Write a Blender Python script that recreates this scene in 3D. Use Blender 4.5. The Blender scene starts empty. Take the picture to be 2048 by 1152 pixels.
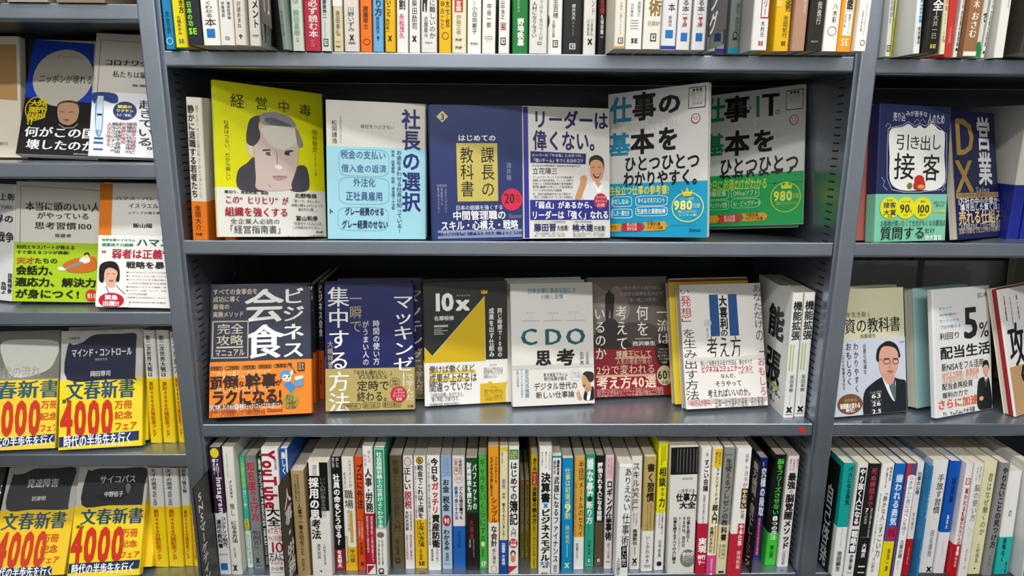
import bpy, math, random
from mathutils import Matrix, Vector
from mathutils.geometry import tessellate_polygon
random.seed(7)
SC = bpy.context.scene
COL = SC.collection
R = math.radians

# ---------------------------------------------------------------- camera
yaw, pitch, roll = .0192, .2257, .0068
f_ = Vector((math.sin(yaw) * math.cos(pitch), math.cos(yaw) * math.cos(pitch), -math.sin(pitch)))
r_ = Vector((math.cos(yaw), -math.sin(yaw), 0))
u_ = r_.cross(f_)
r2 = r_ * math.cos(roll) + u_ * math.sin(roll)
u2 = -r_ * math.sin(roll) + u_ * math.cos(roll)
cam = bpy.data.cameras.new('camera'); cam.sensor_width = 36; cam.lens = 36 * 1366.99 / 2048
cam.clip_start = .05
co = bpy.data.objects.new('camera', cam); COL.objects.link(co)
co.matrix_world = Matrix(((r2.x, u2.x, -f_.x, -.0164), (r2.y, u2.y, -f_.y, -.9159), (r2.z, u2.z, -f_.z, .1459), (0, 0, 0, 1)))
SC.camera = co
# ---------------------------------------------------------------- light
SC.view_settings.view_transform = 'Standard'; SC.view_settings.look = 'None'
SC.view_settings.gamma = 1; SC.view_settings.use_curve_mapping = False
SC.view_settings.exposure = .5
w = bpy.data.worlds.new('shop'); SC.world = w; w.use_nodes = True
w.node_tree.nodes['Background'].inputs[0].default_value = (.85, .92, 1, 1)
w.node_tree.nodes['Background'].inputs[1].default_value = .25
def lamp(x, y, z, sx, sy, e, c=(1, .985, .95)):
    l = bpy.data.lights.new('ceiling_tube', 'AREA'); l.shape = 'RECTANGLE'; l.size = sx; l.size_y = sy
    l.energy = e; l.color = c
    o = bpy.data.objects.new('ceiling_tube', l); COL.objects.link(o); o.location = (x, y, z)
lamp(0, -.68, 1.44, 2.8, .12, 22)
lamp(0, -1.85, 1.44, 2.8, .12, 38)
# ---------------------------------------------------------------- helpers
def lin(h):
    if len(h) == 3: h = ''.join(c * 2 for c in h)
    v = [int(h[i:i + 2], 16) / 255 for i in (0, 2, 4)]
    return tuple((c / 12.92 if c <= .04045 else ((c + .055) / 1.055) ** 2.4) for c in v) + (1,)
MATS = {}
def bsdf(name, col=None, rough=.5, metal=0, coat=0, coat_rough=.1, spec=.5):
    m = bpy.data.materials.new(name); m.use_nodes = True
    b = m.node_tree.nodes['Principled BSDF']
    if col: b.inputs['Base Color'].default_value = col
    b.inputs['Roughness'].default_value = rough; b.inputs['Metallic'].default_value = metal
    b.inputs['Coat Weight'].default_value = coat; b.inputs['Coat Roughness'].default_value = coat_rough
    b.inputs['Specular IOR Level'].default_value = spec
    return m, b, m.node_tree
def noise(nt, scale, detail=3, vec=None, mscale=None):
    n = nt.nodes.new('ShaderNodeTexNoise'); n.inputs['Scale'].default_value = scale; n.inputs['Detail'].default_value = detail
    tc = nt.nodes.new('ShaderNodeTexCoord')
    if mscale:
        mp = nt.nodes.new('ShaderNodeMapping'); mp.inputs['Scale'].default_value = mscale
        nt.links.new(tc.outputs['Object'], mp.inputs[0]); nt.links.new(mp.outputs[0], n.inputs['Vector'])
    else: nt.links.new(tc.outputs['Object'], n.inputs['Vector'])
    return n
def bump(nt, b, src, strength, dist=.001):
    bp = nt.nodes.new('ShaderNodeBump'); bp.inputs['Strength'].default_value = strength; bp.inputs['Distance'].default_value = dist
    nt.links.new(src, bp.inputs['Height']); nt.links.new(bp.outputs[0], b.inputs['Normal'])
    return bp
def ramp(nt, src, a, b_, c0, c1):
    r = nt.nodes.new('ShaderNodeValToRGB'); r.color_ramp.elements[0].position = a; r.color_ramp.elements[1].position = b_
    r.color_ramp.elements[0].color = c0; r.color_ramp.elements[1].color = c1
    nt.links.new(src, r.inputs[0]); return r
def cover_mat(h, wrap=False):
    k = (h, wrap)
    if k not in MATS:
        m, b, nt = bsdf('cover_paper', lin(h), .42, 0, .14, .12, .28)
        n = noise(nt, 14, 2)
        if wrap:
            b.inputs['Coat Weight'].default_value = 1; b.inputs['Coat Roughness'].default_value = .05
            n2 = noise(nt, 22, 1.5); bp = bump(nt, b, n2.outputs[0], .8, .0035)
            nt.links.new(bp.outputs[0], b.inputs['Coat Normal'])
        else:
            bump(nt, b, n.outputs[0], .5, .002)
        MATS[k] = m
    return MATS[k]
def ink_mat():
    m, b, nt = bsdf('printing_ink', None, .42, 0, .14, .12, .28)
    a = nt.nodes.new('ShaderNodeAttribute'); a.attribute_name = 'Col'
    nt.links.new(a.outputs['Color'], b.inputs['Base Color'])
    n = noise(nt, 14, 2); bump(nt, b, n.outputs[0], .5, .002)
    return m
INK = ink_mat()
def page_mat():
    m, b, nt = bsdf('page_edges', None, .85)
    n = noise(nt, 1, 3, mscale=(3, 2600, 3))
    r = ramp(nt, n.outputs[0], .3, .7, lin('b4ab98'), lin('e6dfcf'))
    nt.links.new(r.outputs[0], b.inputs['Base Color'])
    bump(nt, b, n.outputs[0], .4, .0004)
    return m
PAGES = page_mat()
def steel_mat(name, h, rough=.3):
    m, b, nt = bsdf(name, None, rough, .85, .2, .2, .6)
    n = noise(nt, 900, 2); r = ramp(nt, n.outputs[0], .35, .65, lin(h), tuple(c * 1.12 for c in lin(h)[:3]) + (1,))
    nt.links.new(r.outputs[0], b.inputs['Base Color'])
    n2 = noise(nt, 9, 3); r2_ = ramp(nt, n2.outputs[0], .3, .7, (rough - .05,) * 3 + (1,), (rough + .1,) * 3 + (1,))
    nt.links.new(r2_.outputs[0], b.inputs['Roughness'])
    bump(nt, b, n.outputs[0], .08, .0003)
    return m
STEEL = steel_mat('grey_steel_paint', '99a3b1')
STEEL_SHADE = steel_mat('steel_shaded', '2a2e31', .5)  # darkened copy of the steel, stands in for shade inside the bays
DARK = bsdf('slot_shade', (.004, .004, .005, 1), .8)[0]  # near-black colour stands in for the shade inside the slot holes
def mesh_obj(name, verts, faces, mat, parent=None, smooth=False, cols=None):
    me = bpy.data.meshes.new(name); me.from_pydata(verts, [], faces); me.update()
    if smooth:
        for p in me.polygons: p.use_smooth = True
    if cols:
        ca = me.color_attributes.new('Col', 'FLOAT_COLOR', 'POINT')
        ca.data.foreach_set('color', [c for v in cols for c in v])
    me.materials.append(mat)
    o = bpy.data.objects.new(name, me); COL.objects.link(o)
    if parent is not None: o.parent = parent
    return o
def box(x0, x1, y0, y1, z0, z1):
    v = [(x, y, z) for x in (x0, x1) for y in (y0, y1) for z in (z0, z1)]
    f = [(0, 1, 3, 2), (4, 6, 7, 5), (0, 4, 5, 1), (2, 3, 7, 6), (0, 2, 6, 4), (1, 5, 7, 3)]
    return v, f
def join(parts):
    V, F = [], []
    for v, f in parts:
        n = len(V); V += list(v); F += [tuple(i + n for i in q) for q in f]
    return V, F
def prism(poly, a0, a1, axis='z'):
    """poly: closed 2D outline; extrude along axis"""
    n = len(poly)
    def P(p, a): return (p[0], p[1], a) if axis == 'z' else (a, p[0], p[1])
    V = [P(p, a0) for p in poly] + [P(p, a1) for p in poly]
    F = [(i, (i + 1) % n, n + (i + 1) % n, n + i) for i in range(n)]
    tri = tessellate_polygon([[Vector((p[0], p[1], 0)) for p in poly]])
    F += [tuple(t) for t in tri] + [tuple(n + i for i in reversed(t)) for t in tri]
    return V, F
def arc(cx, cy, r, a0, a1, n):
    return [(cx + r * math.cos(R(a0 + (a1 - a0) * i / n)), cy + r * math.sin(R(a0 + (a1 - a0) * i / n))) for i in range(n + 1)]
def empty(name, M, label, cat, group=None):
    o = bpy.data.objects.new(name, None); COL.objects.link(o); o.matrix_world = M
    o.empty_display_size = .01
    o['label'] = label; o['category'] = cat
    if group: o['group'] = group
    return o

# ---------------------------------------------------------------- glyphs
CP = {'m': [(-.006, -.005), (.006, .005)], 'b': [(-.021, -.019), (.021, .019), (-.021, .019), (.021, -.019)],
      'k': [(-.034, -.030), (.034, .030), (-.034, .030), (.034, -.030)], 's': [(-.012, 0), (.012, 0)],
      'S': [(-.03, -.008), (0, 0), (.03, .008)]}   # heavier faces: overprinted copies of each outline
ROT = set('ー〜（）()「」『』…―-－：“”[]｜')
GL = {}
def glyph(ch, wt): return GL[(ch, wt)]
def prewarm(keys):
    """turn every character once into flat triangles, then derive the heavier faces"""
    cu = bpy.data.curves.new('g', 'FONT'); cu.resolution_u = 2
    o = bpy.data.objects.new('g', cu); COL.objects.link(o); base = {}
    for ch in sorted({k[0] for k in keys}):   # one text object, one character at a time
        cu.body = ch
        dg = bpy.context.evaluated_depsgraph_get(); dg.update()
        me = bpy.data.meshes.new_from_object(o.evaluated_get(dg))
        base[ch] = ([(v.co.x, v.co.y) for v in me.vertices], [tuple(p.vertices) for p in me.polygons])
        bpy.data.meshes.remove(me)
    for ch, wt in keys:
        V0, F0 = base[ch]; V, F = [], []
        for ci, (dx, dy) in enumerate(CP.get(wt, [(0, 0)])):
            n = len(V); V += [(a + dx, b + dy, ci) for a, b in V0]; F += [tuple(i + n for i in q) for q in F0]
        GL[(ch, wt)] = (V, F)
    bpy.data.objects.remove(o); bpy.data.curves.remove(cu)
def cjk(ch): return ord(ch) > 0x2e7f or ch in '“”…●◇×'
def adv(ch, wt):
    if ch in ' ': return .3
    if cjk(ch): return 1.
    V = glyph(ch, wt)[0]
    return (max(v[0] for v in V) + .07) if V else .3

# ---------------------------------------------------------------- print
def smooth_closed(p, n=4):
    out = []; N = len(p)
    for i in range(N):
        a, b, c, d = p[i - 1], p[i], p[(i + 1) % N], p[(i + 2) % N]
        for j in range(n):
            t = j / n
            out.append(tuple(.5 * (2 * b[k] + (c[k] - a[k]) * t + (2 * a[k] - 5 * b[k] + 4 * c[k] - d[k]) * t * t + (3 * b[k] - a[k] - 3 * c[k] + d[k]) * t ** 3) for k in (0, 1)))
    return out
class Sheet:
    """collects flat print as triangles: (u, v in %, lift) per element"""
    def __init__(s, W, H): s.el = []; s.W = W; s.H = H
    def add(s, pts, faces, col, lift=0):
        if faces: s.el.append((pts, faces, lin(col), len(s.el)))
    def poly(s, p, col):
        t = tessellate_polygon([[Vector((a, b, 0)) for a, b in p]]); s.add(p, [tuple(q) for q in t], col)
    def ell(s, cx, cy, rx, ry, col, n=28):
        s.poly([(cx + rx * math.cos(2 * math.pi * i / n), cy + ry * math.sin(2 * math.pi * i / n)) for i in range(n)], col)
    def ring(s, cx, cy, rx, ry, wd, col, n=32):
        wy = wd * s.W / s.H
        k = 5 if rx * s.W > 1.6 * ry * s.H else 2
        def pt(i, ax, ay):
            a = 2 * math.pi * i / n; c, q = math.cos(a), math.sin(a)
            return (cx + ax * math.copysign(abs(c) ** (2 / k), c), cy + ay * math.copysign(abs(q) ** (2 / k), q))
        P = [pt(i, rx, ry) for i in range(n)] + [pt(i, rx - wd, ry - wy) for i in range(n)]
        s.add(P, [(i, (i + 1) % n, n + (i + 1) % n, n + i) for i in range(n)], col)
    def stroke(s, pts, wd, col):
        P = []; n = len(pts); k = s.W / s.H
        for i in range(n):
            a = pts[max(0, i - 1)]; b = pts[min(n - 1, i + 1)]
            dx, dy = (b[0] - a[0]), (b[1] - a[1]) / k; l = math.hypot(dx, dy) or 1
            nx, ny = -dy / l * wd / 2, dx / l * wd / 2 * k
            P += [(pts[i][0] + nx, pts[i][1] + ny), (pts[i][0] - nx, pts[i][1] - ny)]
        s.add(P, [(2 * i, 2 * i + 1, 2 * i + 3, 2 * i + 2) for i in range(n - 1)], col)
    def rect(s, x0, y0, x1, y1, col): s.add([(x0, y0), (x1, y0), (x1, y1), (x0, y1)], [(0, 1, 2, 3)], col)
    def text(s, kind, x0, y0, x1, y1, col, wt, t):
        P, F = [], []
        def put(V, Fg, fn):
            n = len(P); P.extend(fn(v[0], v[1]) + (v[2],) for v in V); F.extend(tuple(i + n for i in q) for q in Fg)
        if kind == 'V':
            n = len(t); eh = (y1 - y0) / max(.9, n - .08); ew = (x1 - x0) / .9; mx = (x0 + x1) / 2
            for i, ch in enumerate(t):
                if ch in ' 　': continue
                V, Fg = glyph(ch, wt); cy = y0 + eh * (i + .46)
                if ch in ROT:
                    put(V, Fg, lambda a, b: (mx + (b - .38) * ew, cy + (a - .5) * eh))
                elif ch in '、。':
                    put(V, Fg, lambda a, b: (mx + (a + .1) * ew, cy - (b + .22) * eh))
                elif cjk(ch):
                    put(V, Fg, lambda a, b: (mx + (a - .5) * ew, cy - (b - .38) * eh))
                elif V:
                    c = (min(v[0] for v in V) + max(v[0] for v in V)) / 2
                    put(V, Fg, lambda a, b: (mx + (a - c) * ew * 1.05, cy - (b - .36) * eh * 1.05))
        else:
            A = [adv(ch, wt) for ch in t]; tot = sum(A) - .06
            anyc = any(cjk(ch) for ch in t)
            if kind == 'H':
                sx = (x1 - x0) / tot
                if anyc: sy = (y1 - y0) / .92; base = y1 - .1 * sy
                else: sy = (y1 - y0) / (.56 if t == 'x' else .74); base = y1
                off = 0
                for ch, a in zip(t, A):
                    if ch != ' ': put(*glyph(ch, wt), lambda p, q: (x0 + (off + p) * sx, base - q * sy))
                    off += a
            else:
                sx = (y1 - y0) / tot
                sy = (x1 - x0) / (.92 if anyc else .74); b0 = .1 if anyc else 0; off = 0
                for ch, a in zip(t, A):
                    if ch != ' ': put(*glyph(ch, wt), lambda p, q: (x0 + (q + b0) * sy, y0 + (off + p) * sx))
                    off += a
        s.add(P, F, col)
def draw(lines, W, H):
    s = Sheet(W, H)
    for l in lines:
        k = l.split(' '); t = k[0]
        if t == 'R': s.rect(max(1, float(k[1])), float(k[2]), min(99, float(k[3])), min(99.6, float(k[4])), k[5])
        elif t in 'HVD': s.text(t, *map(float, k[1:5]), k[5], k[6], ' '.join(k[7:]))
        elif t == 'E': s.ell(*map(float, k[1:5]), k[5])
        elif t == 'O': s.ring(*map(float, k[1:6]), k[6])
        elif t == 'P': s.poly([tuple(map(float, q.split(','))) for q in k[2:]], k[1])
        elif t == 'C': s.poly(smooth_closed([tuple(map(float, q.split(','))) for q in k[2:]]), k[1])
        elif t == 'S': s.stroke([tuple(map(float, q.split(','))) for q in k[3:]], float(k[2]), k[1])
        elif t in 'XAQW':
            x0, y0, x1, y1 = map(float, k[1:5]); mx, my = (x0 + x1) / 2, (y0 + y1) / 2; w_ = (x1 - x0) * .3
            c = k[5]
            if t == 'X':
                s.stroke([(x0 + w_ * .4, y0), (mx, my), (x1 - w_ * .4, y1)], w_, c); s.stroke([(x1 - w_ * .4, y0), (mx, my), (x0 + w_ * .4, y1)], w_, c)
                s.ell(mx, my, w_ * .55, (y1 - y0) * .2, c, 10)
            elif t == 'A':
                s.poly([(mx, y0), (x1, my), (mx + w_ * .4, my), (mx + w_ * .4, y1), (mx - w_ * .4, y1), (mx - w_ * .4, my), (x0, my)], c)
            elif t == 'Q':
                s.rect(x0, y0, x1, y1, c); l_ = 'e4e2dc' if int(c[0], 16) < 8 else '222222'
                dx, dy = (x1 - x0) * .16, (y1 - y0) * .14
                s.rect(x0 + dx, y0 + dy, x1 - dx, y1 - dy, l_)
                s.stroke([(x0 + 2 * dx, y0 + 2 * dy), (mx, y0 + 2 * dy), (mx, y1 - 2 * dy)], dx * .8, c)
                s.stroke([(mx + dx, y0 + 2.2 * dy), (x1 - 2 * dx, my), (mx + dx * .6, y1 - 2.4 * dy)], dx * .7, c)
            else:
                s.ring(mx, y0 + (my - y0) * .85, (x1 - x0) / 2, (my - y0) * .85, w_ * .6, c); s.rect(x0, y1 - (y1 - y0) * .16, x1, y1, c)
    return s
def sheet_objs(s, place, parent, bandtop=None, band=None, name='cover_lettering', base=.0003):
    """place(u, v, off) -> local position; splits print between cover and paper band"""
    A = ([], [], []); B = ([], [], []); seen = False
    for pts, faces, col, i in s.el:
        vs = [p[1] for p in pts]
        onb = band is not None and (min(vs) + max(vs)) / 2 > bandtop
        over = band is not None and (max(vs) > bandtop or seen)
        if over and not onb: seen = True
        T = B if onb else A
        off = base + i * .00002 + (.0005 if over else 0)
        n = len(T[0]); T[0].extend(place(min(.995, max(.005, p[0] / 100)), min(.997, max(.002, p[1] / 100)), off + (p[2] * 4e-6 if len(p) > 2 else 0)) for p in pts)
        T[1].extend(tuple(j + n for j in f) for f in faces); T[2].extend([col] * len(pts))
    if A[0]: mesh_obj(name, A[0], A[1], INK, parent, cols=A[2])
    if B[0]: mesh_obj('band_lettering', B[0], B[1], INK, band, cols=B[2])

# ---------------------------------------------------------------- books
def ushell(w, t, r, th, side):
    """closed outline of a wrapped jacket in plan, spine at +x"""
    o = [(-w / 2, 0)] + arc(w / 2 - r, r, r, -90, 0, 4) + arc(w / 2 - r, t - r, r, 0, 90, 4) + [(-w / 2, t)]
    r1 = max(.0002, r - th)
    i = [(-w / 2, th)] + arc(w / 2 - th - r1, th + r1, r1, -90, 0, 4) + arc(w / 2 - th - r1, t - th - r1, r1, 0, 90, 4) + [(-w / 2, t - th)]
    p = o + i[::-1]
    return p if side == 'R' else [(-x, y) for x, y in p][::-1]
def build_book(root, w, h, t, side, cover, bandh, bandcol, front=None, spine=None, wrap=False):
    r = min(.0022, t * .3); cm = cover_mat(cover, wrap)
    v, f = prism(ushell(w, t, r, .0005, side), 0, h)
    mesh_obj('cover', v, f, cm, root)
    sx = -1 if side == 'R' else 1
    x0, x1 = (-w / 2 + .0008, w / 2 - .0009) if side == 'R' else (-w / 2 + .0009, w / 2 - .0008)
    v, f = box(x0, x1, .0006, t - .0006, .0008, h - .0012)
    mesh_obj('page_block', v, f, PAGES, root)
    band = None
    if bandh > 0:
        v, f = prism([(x, y - .0003) for x, y in ushell(w + .0006, t + .0006, r + .0003, .0003, side)], .0003, h * bandh / 100)
        band = mesh_obj('paper_band', v, f, cover_mat(bandcol, wrap), root)
    if front:
        sheet_objs(draw(front, w, h), lambda u, q, o: (-w / 2 + u * w, -o, h * (1 - q)), root, 100 - bandh, band)
    if spine:
        if side == 'R': pl = lambda u, q, o: (w / 2 + o, u * t, h * (1 - q))
        else: pl = lambda u, q, o: (-w / 2 - o, t * (1 - u), h * (1 - q))
        sheet_objs(draw(spine, t, h), pl, root, 100 - bandh, band, 'spine_lettering')
POSES = {
'm01':(-0.4301,0.0039,-0.5120,0.0163,0.2091,0.4466),
'm02':(-0.4127,0.0038,-0.5120,0.0161,0.2092,0.8506),
'm03':(-0.3983,0.0200,-0.5120,0.0085,0.1871,0.5558),
'm04':(-0.3837,0.0169,-0.5120,0.0160,0.1890,0.1982),
'm05':(-0.3722,0.0213,-0.5120,0.0045,0.1864,0.2003),
'm06':(-0.3490,-0.0040,-0.5120,0.0240,0.2100,0.5208),
'm07':(-0.3303,-0.0030,-0.5120,0.0109,0.2100,0.9399),
'm08':(-0.3110,0.0014,-0.5120,0.0192,0.1730,-0.0990),
'm09':(-0.2821,-0.0014,-0.5120,0.0298,0.1880,0.6847),
'm10':(-0.2582,0.0129,-0.5120,0.0144,0.1892,0.4951),
'm11':(-0.2409,0.0113,-0.5120,0.0176,0.1896,0.4758),
'm12':(-0.2249,0.0126,-0.5120,0.0120,0.1896,0.4933),
'm13':(-0.2089,0.0024,-0.5120,0.0146,0.2100,0.4257),
'm14':(-0.1926,-0.0008,-0.5120,0.0158,0.2100,0.7764),
'm15':(-0.1703,0.0167,-0.5120,0.0186,0.1890,0.2651),
'm16':(-0.1524,0.0150,-0.5120,0.0144,0.1898,0.3552),
'm17':(-0.1348,0.0164,-0.5120,0.0182,0.1891,0.3283),
'm18':(-0.1142,0.0117,-0.5120,0.0197,0.1914,0.2554),
'm19':(-0.0950,0.0146,-0.5120,0.0154,0.1899,0.1239),
'm20':(-0.0760,0.0159,-0.5120,0.0191,0.1892,-0.0609),
'm21':(-0.0556,0.0112,-0.5120,0.0174,0.1878,-0.3638),
'm22':(-0.0391,0.0156,-0.5120,0.0128,0.1905,-0.4258),
'm23':(-0.0237,0.0037,-0.5120,0.0157,0.2100,-0.1771),
'm24':(-0.0086,0.0016,-0.5120,0.0120,0.2100,-0.1254),
'm25':(0.0062,0.0016,-0.5120,0.0151,0.2100,-0.1392),
'm28':(0.0382,0.0150,-0.5120,0.0101,0.1910,-0.4682),
'm29':(0.0534,0.0002,-0.5120,0.0179,0.2100,-0.3367),
'm30':(0.0700,0.0027,-0.5120,0.0129,0.1955,-0.2950),
'm31':(0.0883,0.0056,-0.5120,0.0164,0.1897,-0.9216),
'm32':(0.1066,0.0115,-0.5120,0.0156,0.1895,-0.9425),
'm33':(0.1236,0.0186,-0.5120,0.0145,0.1886,-0.9359),
'm34':(0.1387,0.0197,-0.5120,0.0126,0.1868,-1.0588),
'm35':(0.1524,0.0126,-0.5120,0.0118,0.1904,-1.1493),
'm36':(0.1693,-0.0096,-0.5120,0.0195,0.1880,-0.2630),
'm37':(0.1931,0.0108,-0.5120,0.0162,0.1893,-1.3168),
'm38':(0.2110,0.0061,-0.5120,0.0174,0.1916,-0.9591),
'm39':(0.2302,0.0089,-0.5120,0.0144,0.2122,-1.0277),
'm40':(0.2619,-0.0002,-0.5120,0.0409,0.2098,-1.8125),
'm41':(0.2917,-0.0016,-0.5120,0.0145,0.2100,-1.2256),
'm42':(0.3070,-0.0036,-0.5120,0.0137,0.2100,-0.9413),
'm43':(0.3229,-0.0017,-0.5120,0.0157,0.2100,-0.3760),
'm44':(0.3423,-0.0057,-0.5120,0.0207,0.2100,-0.0426),
'm46':(0.3914,0.0337,-0.5120,0.0123,0.1753,-0.9493),
'm47':(0.4070,0.0196,-0.5120,0.0165,0.1875,0.1543),
'm48':(0.4257,0.0158,-0.5120,0.0169,0.1874,-0.1082),
'q01':(0.4993,-0.0084,-0.5120,0.0159,0.1880,-0.7910),
'q02':(0.5160,-0.0101,-0.5120,0.0152,0.1880,0.1916),
'q03':(0.5336,-0.0102,-0.5120,0.0176,0.1880,0.2541),
'q04':(0.5530,-0.0102,-0.5120,0.0181,0.1880,0.1580),
'q05':(0.5711,-0.0103,-0.5120,0.0156,0.1880,0.2518),
'q06':(0.5886,-0.0104,-0.5120,0.0161,0.1880,0.1242),
'q07':(0.6054,-0.0062,-0.5120,0.0113,0.1880,-0.4424),
'q08':(0.6150,-0.0198,-0.5120,0.0032,0.1880,-0.7982),
'q09':(0.6388,-0.0004,-0.5120,0.0230,0.1880,-0.3622),
'q10':(0.6596,-0.0025,-0.5120,0.0161,0.1880,-0.2055),
'q11':(0.6753,-0.0116,-0.5120,0.0107,0.1880,-0.5707),
'q12':(0.6907,-0.0117,-0.5120,0.0144,0.1880,-1.0629),
'q13':(0.7124,-0.0047,-0.5120,0.0196,0.1880,-0.8509),
'q14':(0.7305,-0.0087,-0.5120,0.0142,0.1880,-0.5032),
'q15':(0.7546,-0.0055,-0.5120,0.0209,0.1730,-2.2825),
't01':(-0.4258,-0.0129,0.2423,0.0116,0.1880,-0.2248),
't02':(-0.4028,-0.0329,0.2423,0.0148,0.1880,-0.3363),
't03':(-0.3764,-0.0558,0.2423,0.0171,0.1880,-0.6509),
't04':(-0.3567,-0.0572,0.2423,0.0198,0.1880,-0.1367),
't05':(-0.3375,-0.0588,0.2423,0.0164,0.1880,0.9579),
't06':(-0.3214,-0.0601,0.2423,0.0135,0.1880,1.1597),
't07':(-0.3067,-0.0543,0.2423,0.0134,0.1880,1.3838),
't09':(-0.2700,-0.0056,0.2423,0.0136,0.1880,0.2318),
't10':(-0.2522,-0.0031,0.2423,0.0197,0.1880,1.2917),
't11':(-0.2352,-0.0049,0.2423,0.0120,0.1880,1.6408),
't12':(-0.2207,0,0.2423,0.0118,0.1880,1.2376),
't13':(-0.2036,-0.0012,0.2423,0.0185,0.1880,0.9808),
't14':(-0.1858,0.0012,0.2423,0.0146,0.1880,1.3323),
't15':(-0.1706,-0.0001,0.2423,0.0133,0.1880,1.5102),
't16':(-0.1553,-0.0013,0.2423,0.0127,0.1880,1.1894),
't17':(-0.1405,0.0036,0.2423,0.0145,0.1880,1.3722),
't18':(-0.1249,0.0023,0.2423,0.0135,0.1880,1.2408),
't19':(-0.1065,0.0011,0.2423,0.0197,0.1880,1.0700),
't20':(-0.0863,0.0034,0.2423,0.0157,0.1880,0.6836),
't21':(-0.0683,0.0020,0.2423,0.0180,0.1880,0.7109),
't22':(-0.0493,0.0045,0.2423,0.0175,0.1880,0.7290),
't23':(-0.0308,0.0029,0.2423,0.0168,0.1880,0.9526),
't24':(-0.0113,0.0012,0.2423,0.0136,0.1880,0.6461),
't25':(0.0097,0.0081,0.2423,0.0203,0.1880,-0.2254),
't26':(0.0323,0.0001,0.2423,0.0225,0.1880,0.1261),
't27':(0.0540,0.0084,0.2423,0.0184,0.1880,0.0846),
't28':(0.0761,0.0068,0.2423,0.0235,0.1880,0.2391),
't29':(0.0988,0.0089,0.2423,0.0161,0.1880,-0.2898),
't30':(0.1141,0.0073,0.2423,0.0085,0.1880,-0.8362),
't31':(0.1259,-0.0606,0.2423,0.0127,0.1880,-0.1632),
't32':(0.1433,-0.0567,0.2423,0.0197,0.1880,0.0438),
't33':(0.1647,-0.0583,0.2423,0.0206,0.1880,0.2469),
't34':(0.1861,-0.0510,0.2423,0.0181,0.1880,0.3989),
't35':(0.2041,-0.0525,0.2423,0.0156,0.1880,0.6455),
't36':(0.2226,-0.0538,0.2423,0.0158,0.1880,0.1579),
't38':(0.2761,-0.0180,0.2423,0.0132,0.1880,0.0908),
't39':(0.2943,-0.0573,0.2423,0.0193,0.1880,-0.1226),
't40':(0.3245,-0.0489,0.2423,0.0185,0.1880,-0.7983),
't41':(0.3430,-0.0540,0.2423,0.0162,0.1880,0.0920),
't42':(0.3620,-0.0555,0.2423,0.0187,0.1880,-0.0027),
't43':(0.3818,-0.0534,0.2423,0.0176,0.1880,0.0689),
't44':(0.4010,-0.0494,0.2423,0.0173,0.1880,0.7479),
't45':(0.4178,-0.0563,0.2423,0.0140,0.1880,0.9642),
'r01':(0.4732,-0.0181,0.2405,0.0059,0.1880,-2.0539),
'r02':(0.4779,-0.0166,0.2405,0.0011,0.1880,-1.4294),
'r03':(0.4895,-0.0523,0.2405,0.0080,0.1880,-3.2129),
'r04':(0.5031,-0.0593,0.2405,0.0169,0.1880,-1.2566),
'r05':(0.5235,-0.0480,0.2405,0.0068,0.1880,-3.0844),
'r06':(0.5507,-0.0173,0.2405,0.0097,0.1880,-2.2854),
'r07':(0.5594,-0.0180,0.2405,0.0052,0.1880,0.3003),
'r08':(0.5715,-0.0262,0.2405,0.0166,0.1880,0.3421),
'r09':(0.5912,-0.0127,0.2405,0.0065,0.1880,1.2173),
'r10':(0.5978,-0.0133,0.2405,0.0043,0.1880,2.1916),
'r11':(0.6166,-0.0164,0.2405,0.0124,0.1880,-0.6500),
'l1':(-0.5279,0.0359,-0.3120,0.0164,0.1756,2.6207),
'l2':(-0.5083,0.0370,-0.3120,0.0180,0.1753,2.2472),
'l3':(-0.4907,0.0378,-0.3120,0.0087,0.1724,1.2444),
'l4':(-0.5430,0.0369,-0.5220,0.0211,0.1693,2.5124),
'l5':(-0.5195,0.0372,-0.5220,0.0225,0.1690,2.3315),
'l6':(-0.5010,0.0392,-0.5220,0.0122,0.1679,2.8323),
'l7':(-0.4891,0.0383,-0.5220,0.0073,0.1683,2.5065),
'a1':(-0.4217,0.0088,-0.0098,0.0206,0.1953,2.6297),
'a2':(-0.3976,0.0500,-0.0098,0.0153,0.1966,1.2000),
'm26':(0.0211,0.0415,-0.5120,0.0060,0.1348,-0.5739),
'm27':(0.0287,0.0420,-0.5120,0.0067,0.1345,-0.4606),
't08':(-0.2814,-0.0213,0.2423,0.0066,0.1880,-2.9258),
't37':(0.2418,-0.0431,0.2423,0.0087,0.1880,-0.6061),
't37b':(0.2627,-0.0097,0.2423,0.0113,0.1880,-0.9871),
'O':(0.4314,0.0256,-0.2660,0.0160,0.1902,-1.1067),
'N':(0.4129,0.0215,-0.2660,0.0156,0.1905,-1.2002),
'H2':(-0.3035,0.0790,-0.2660,0.0087,0.1871,2.0919),
'H3':(-0.2937,0.0934,-0.2660,0.0084,0.1883,2.3512),
's1':(0.7631,0.1000,-0.0098,0.0180,0.1978,0),
's2':(0.7838,0.1000,-0.0098,0.0180,0.1978,0),
'q16':(0.7777,-0.0244,-0.5120,0.0104,0.1880,-4.3324),
'B':(-0.3322,0.0453,-0.0017,0.6636,0.1414,-0.0872,0.1533,0.2078,0.0060,0),
'C':(-0.1866,0.0358,-0.0029,0.1940,0.1053,-0.0300,0.1347,0.1877,0.0180,0),
'D':(-0.0462,0.0445,-0.0060,0.1779,0.1205,0.0004,0.1301,0.1881,0.0200,0),
'E':(0.0823,0.0631,-0.0047,0.2069,0.1701,-0.0169,0.1303,0.1872,0.0200,0),
'F':(0.2076,0.0560,-0.0015,-0.6430,0.0778,0.0843,0.1523,0.2083,0.0070,0),
'G':(0.3652,0.1175,0.0080,-0.5758,0.2249,0.1053,0.1518,0.2075,0.0070,0),
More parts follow.
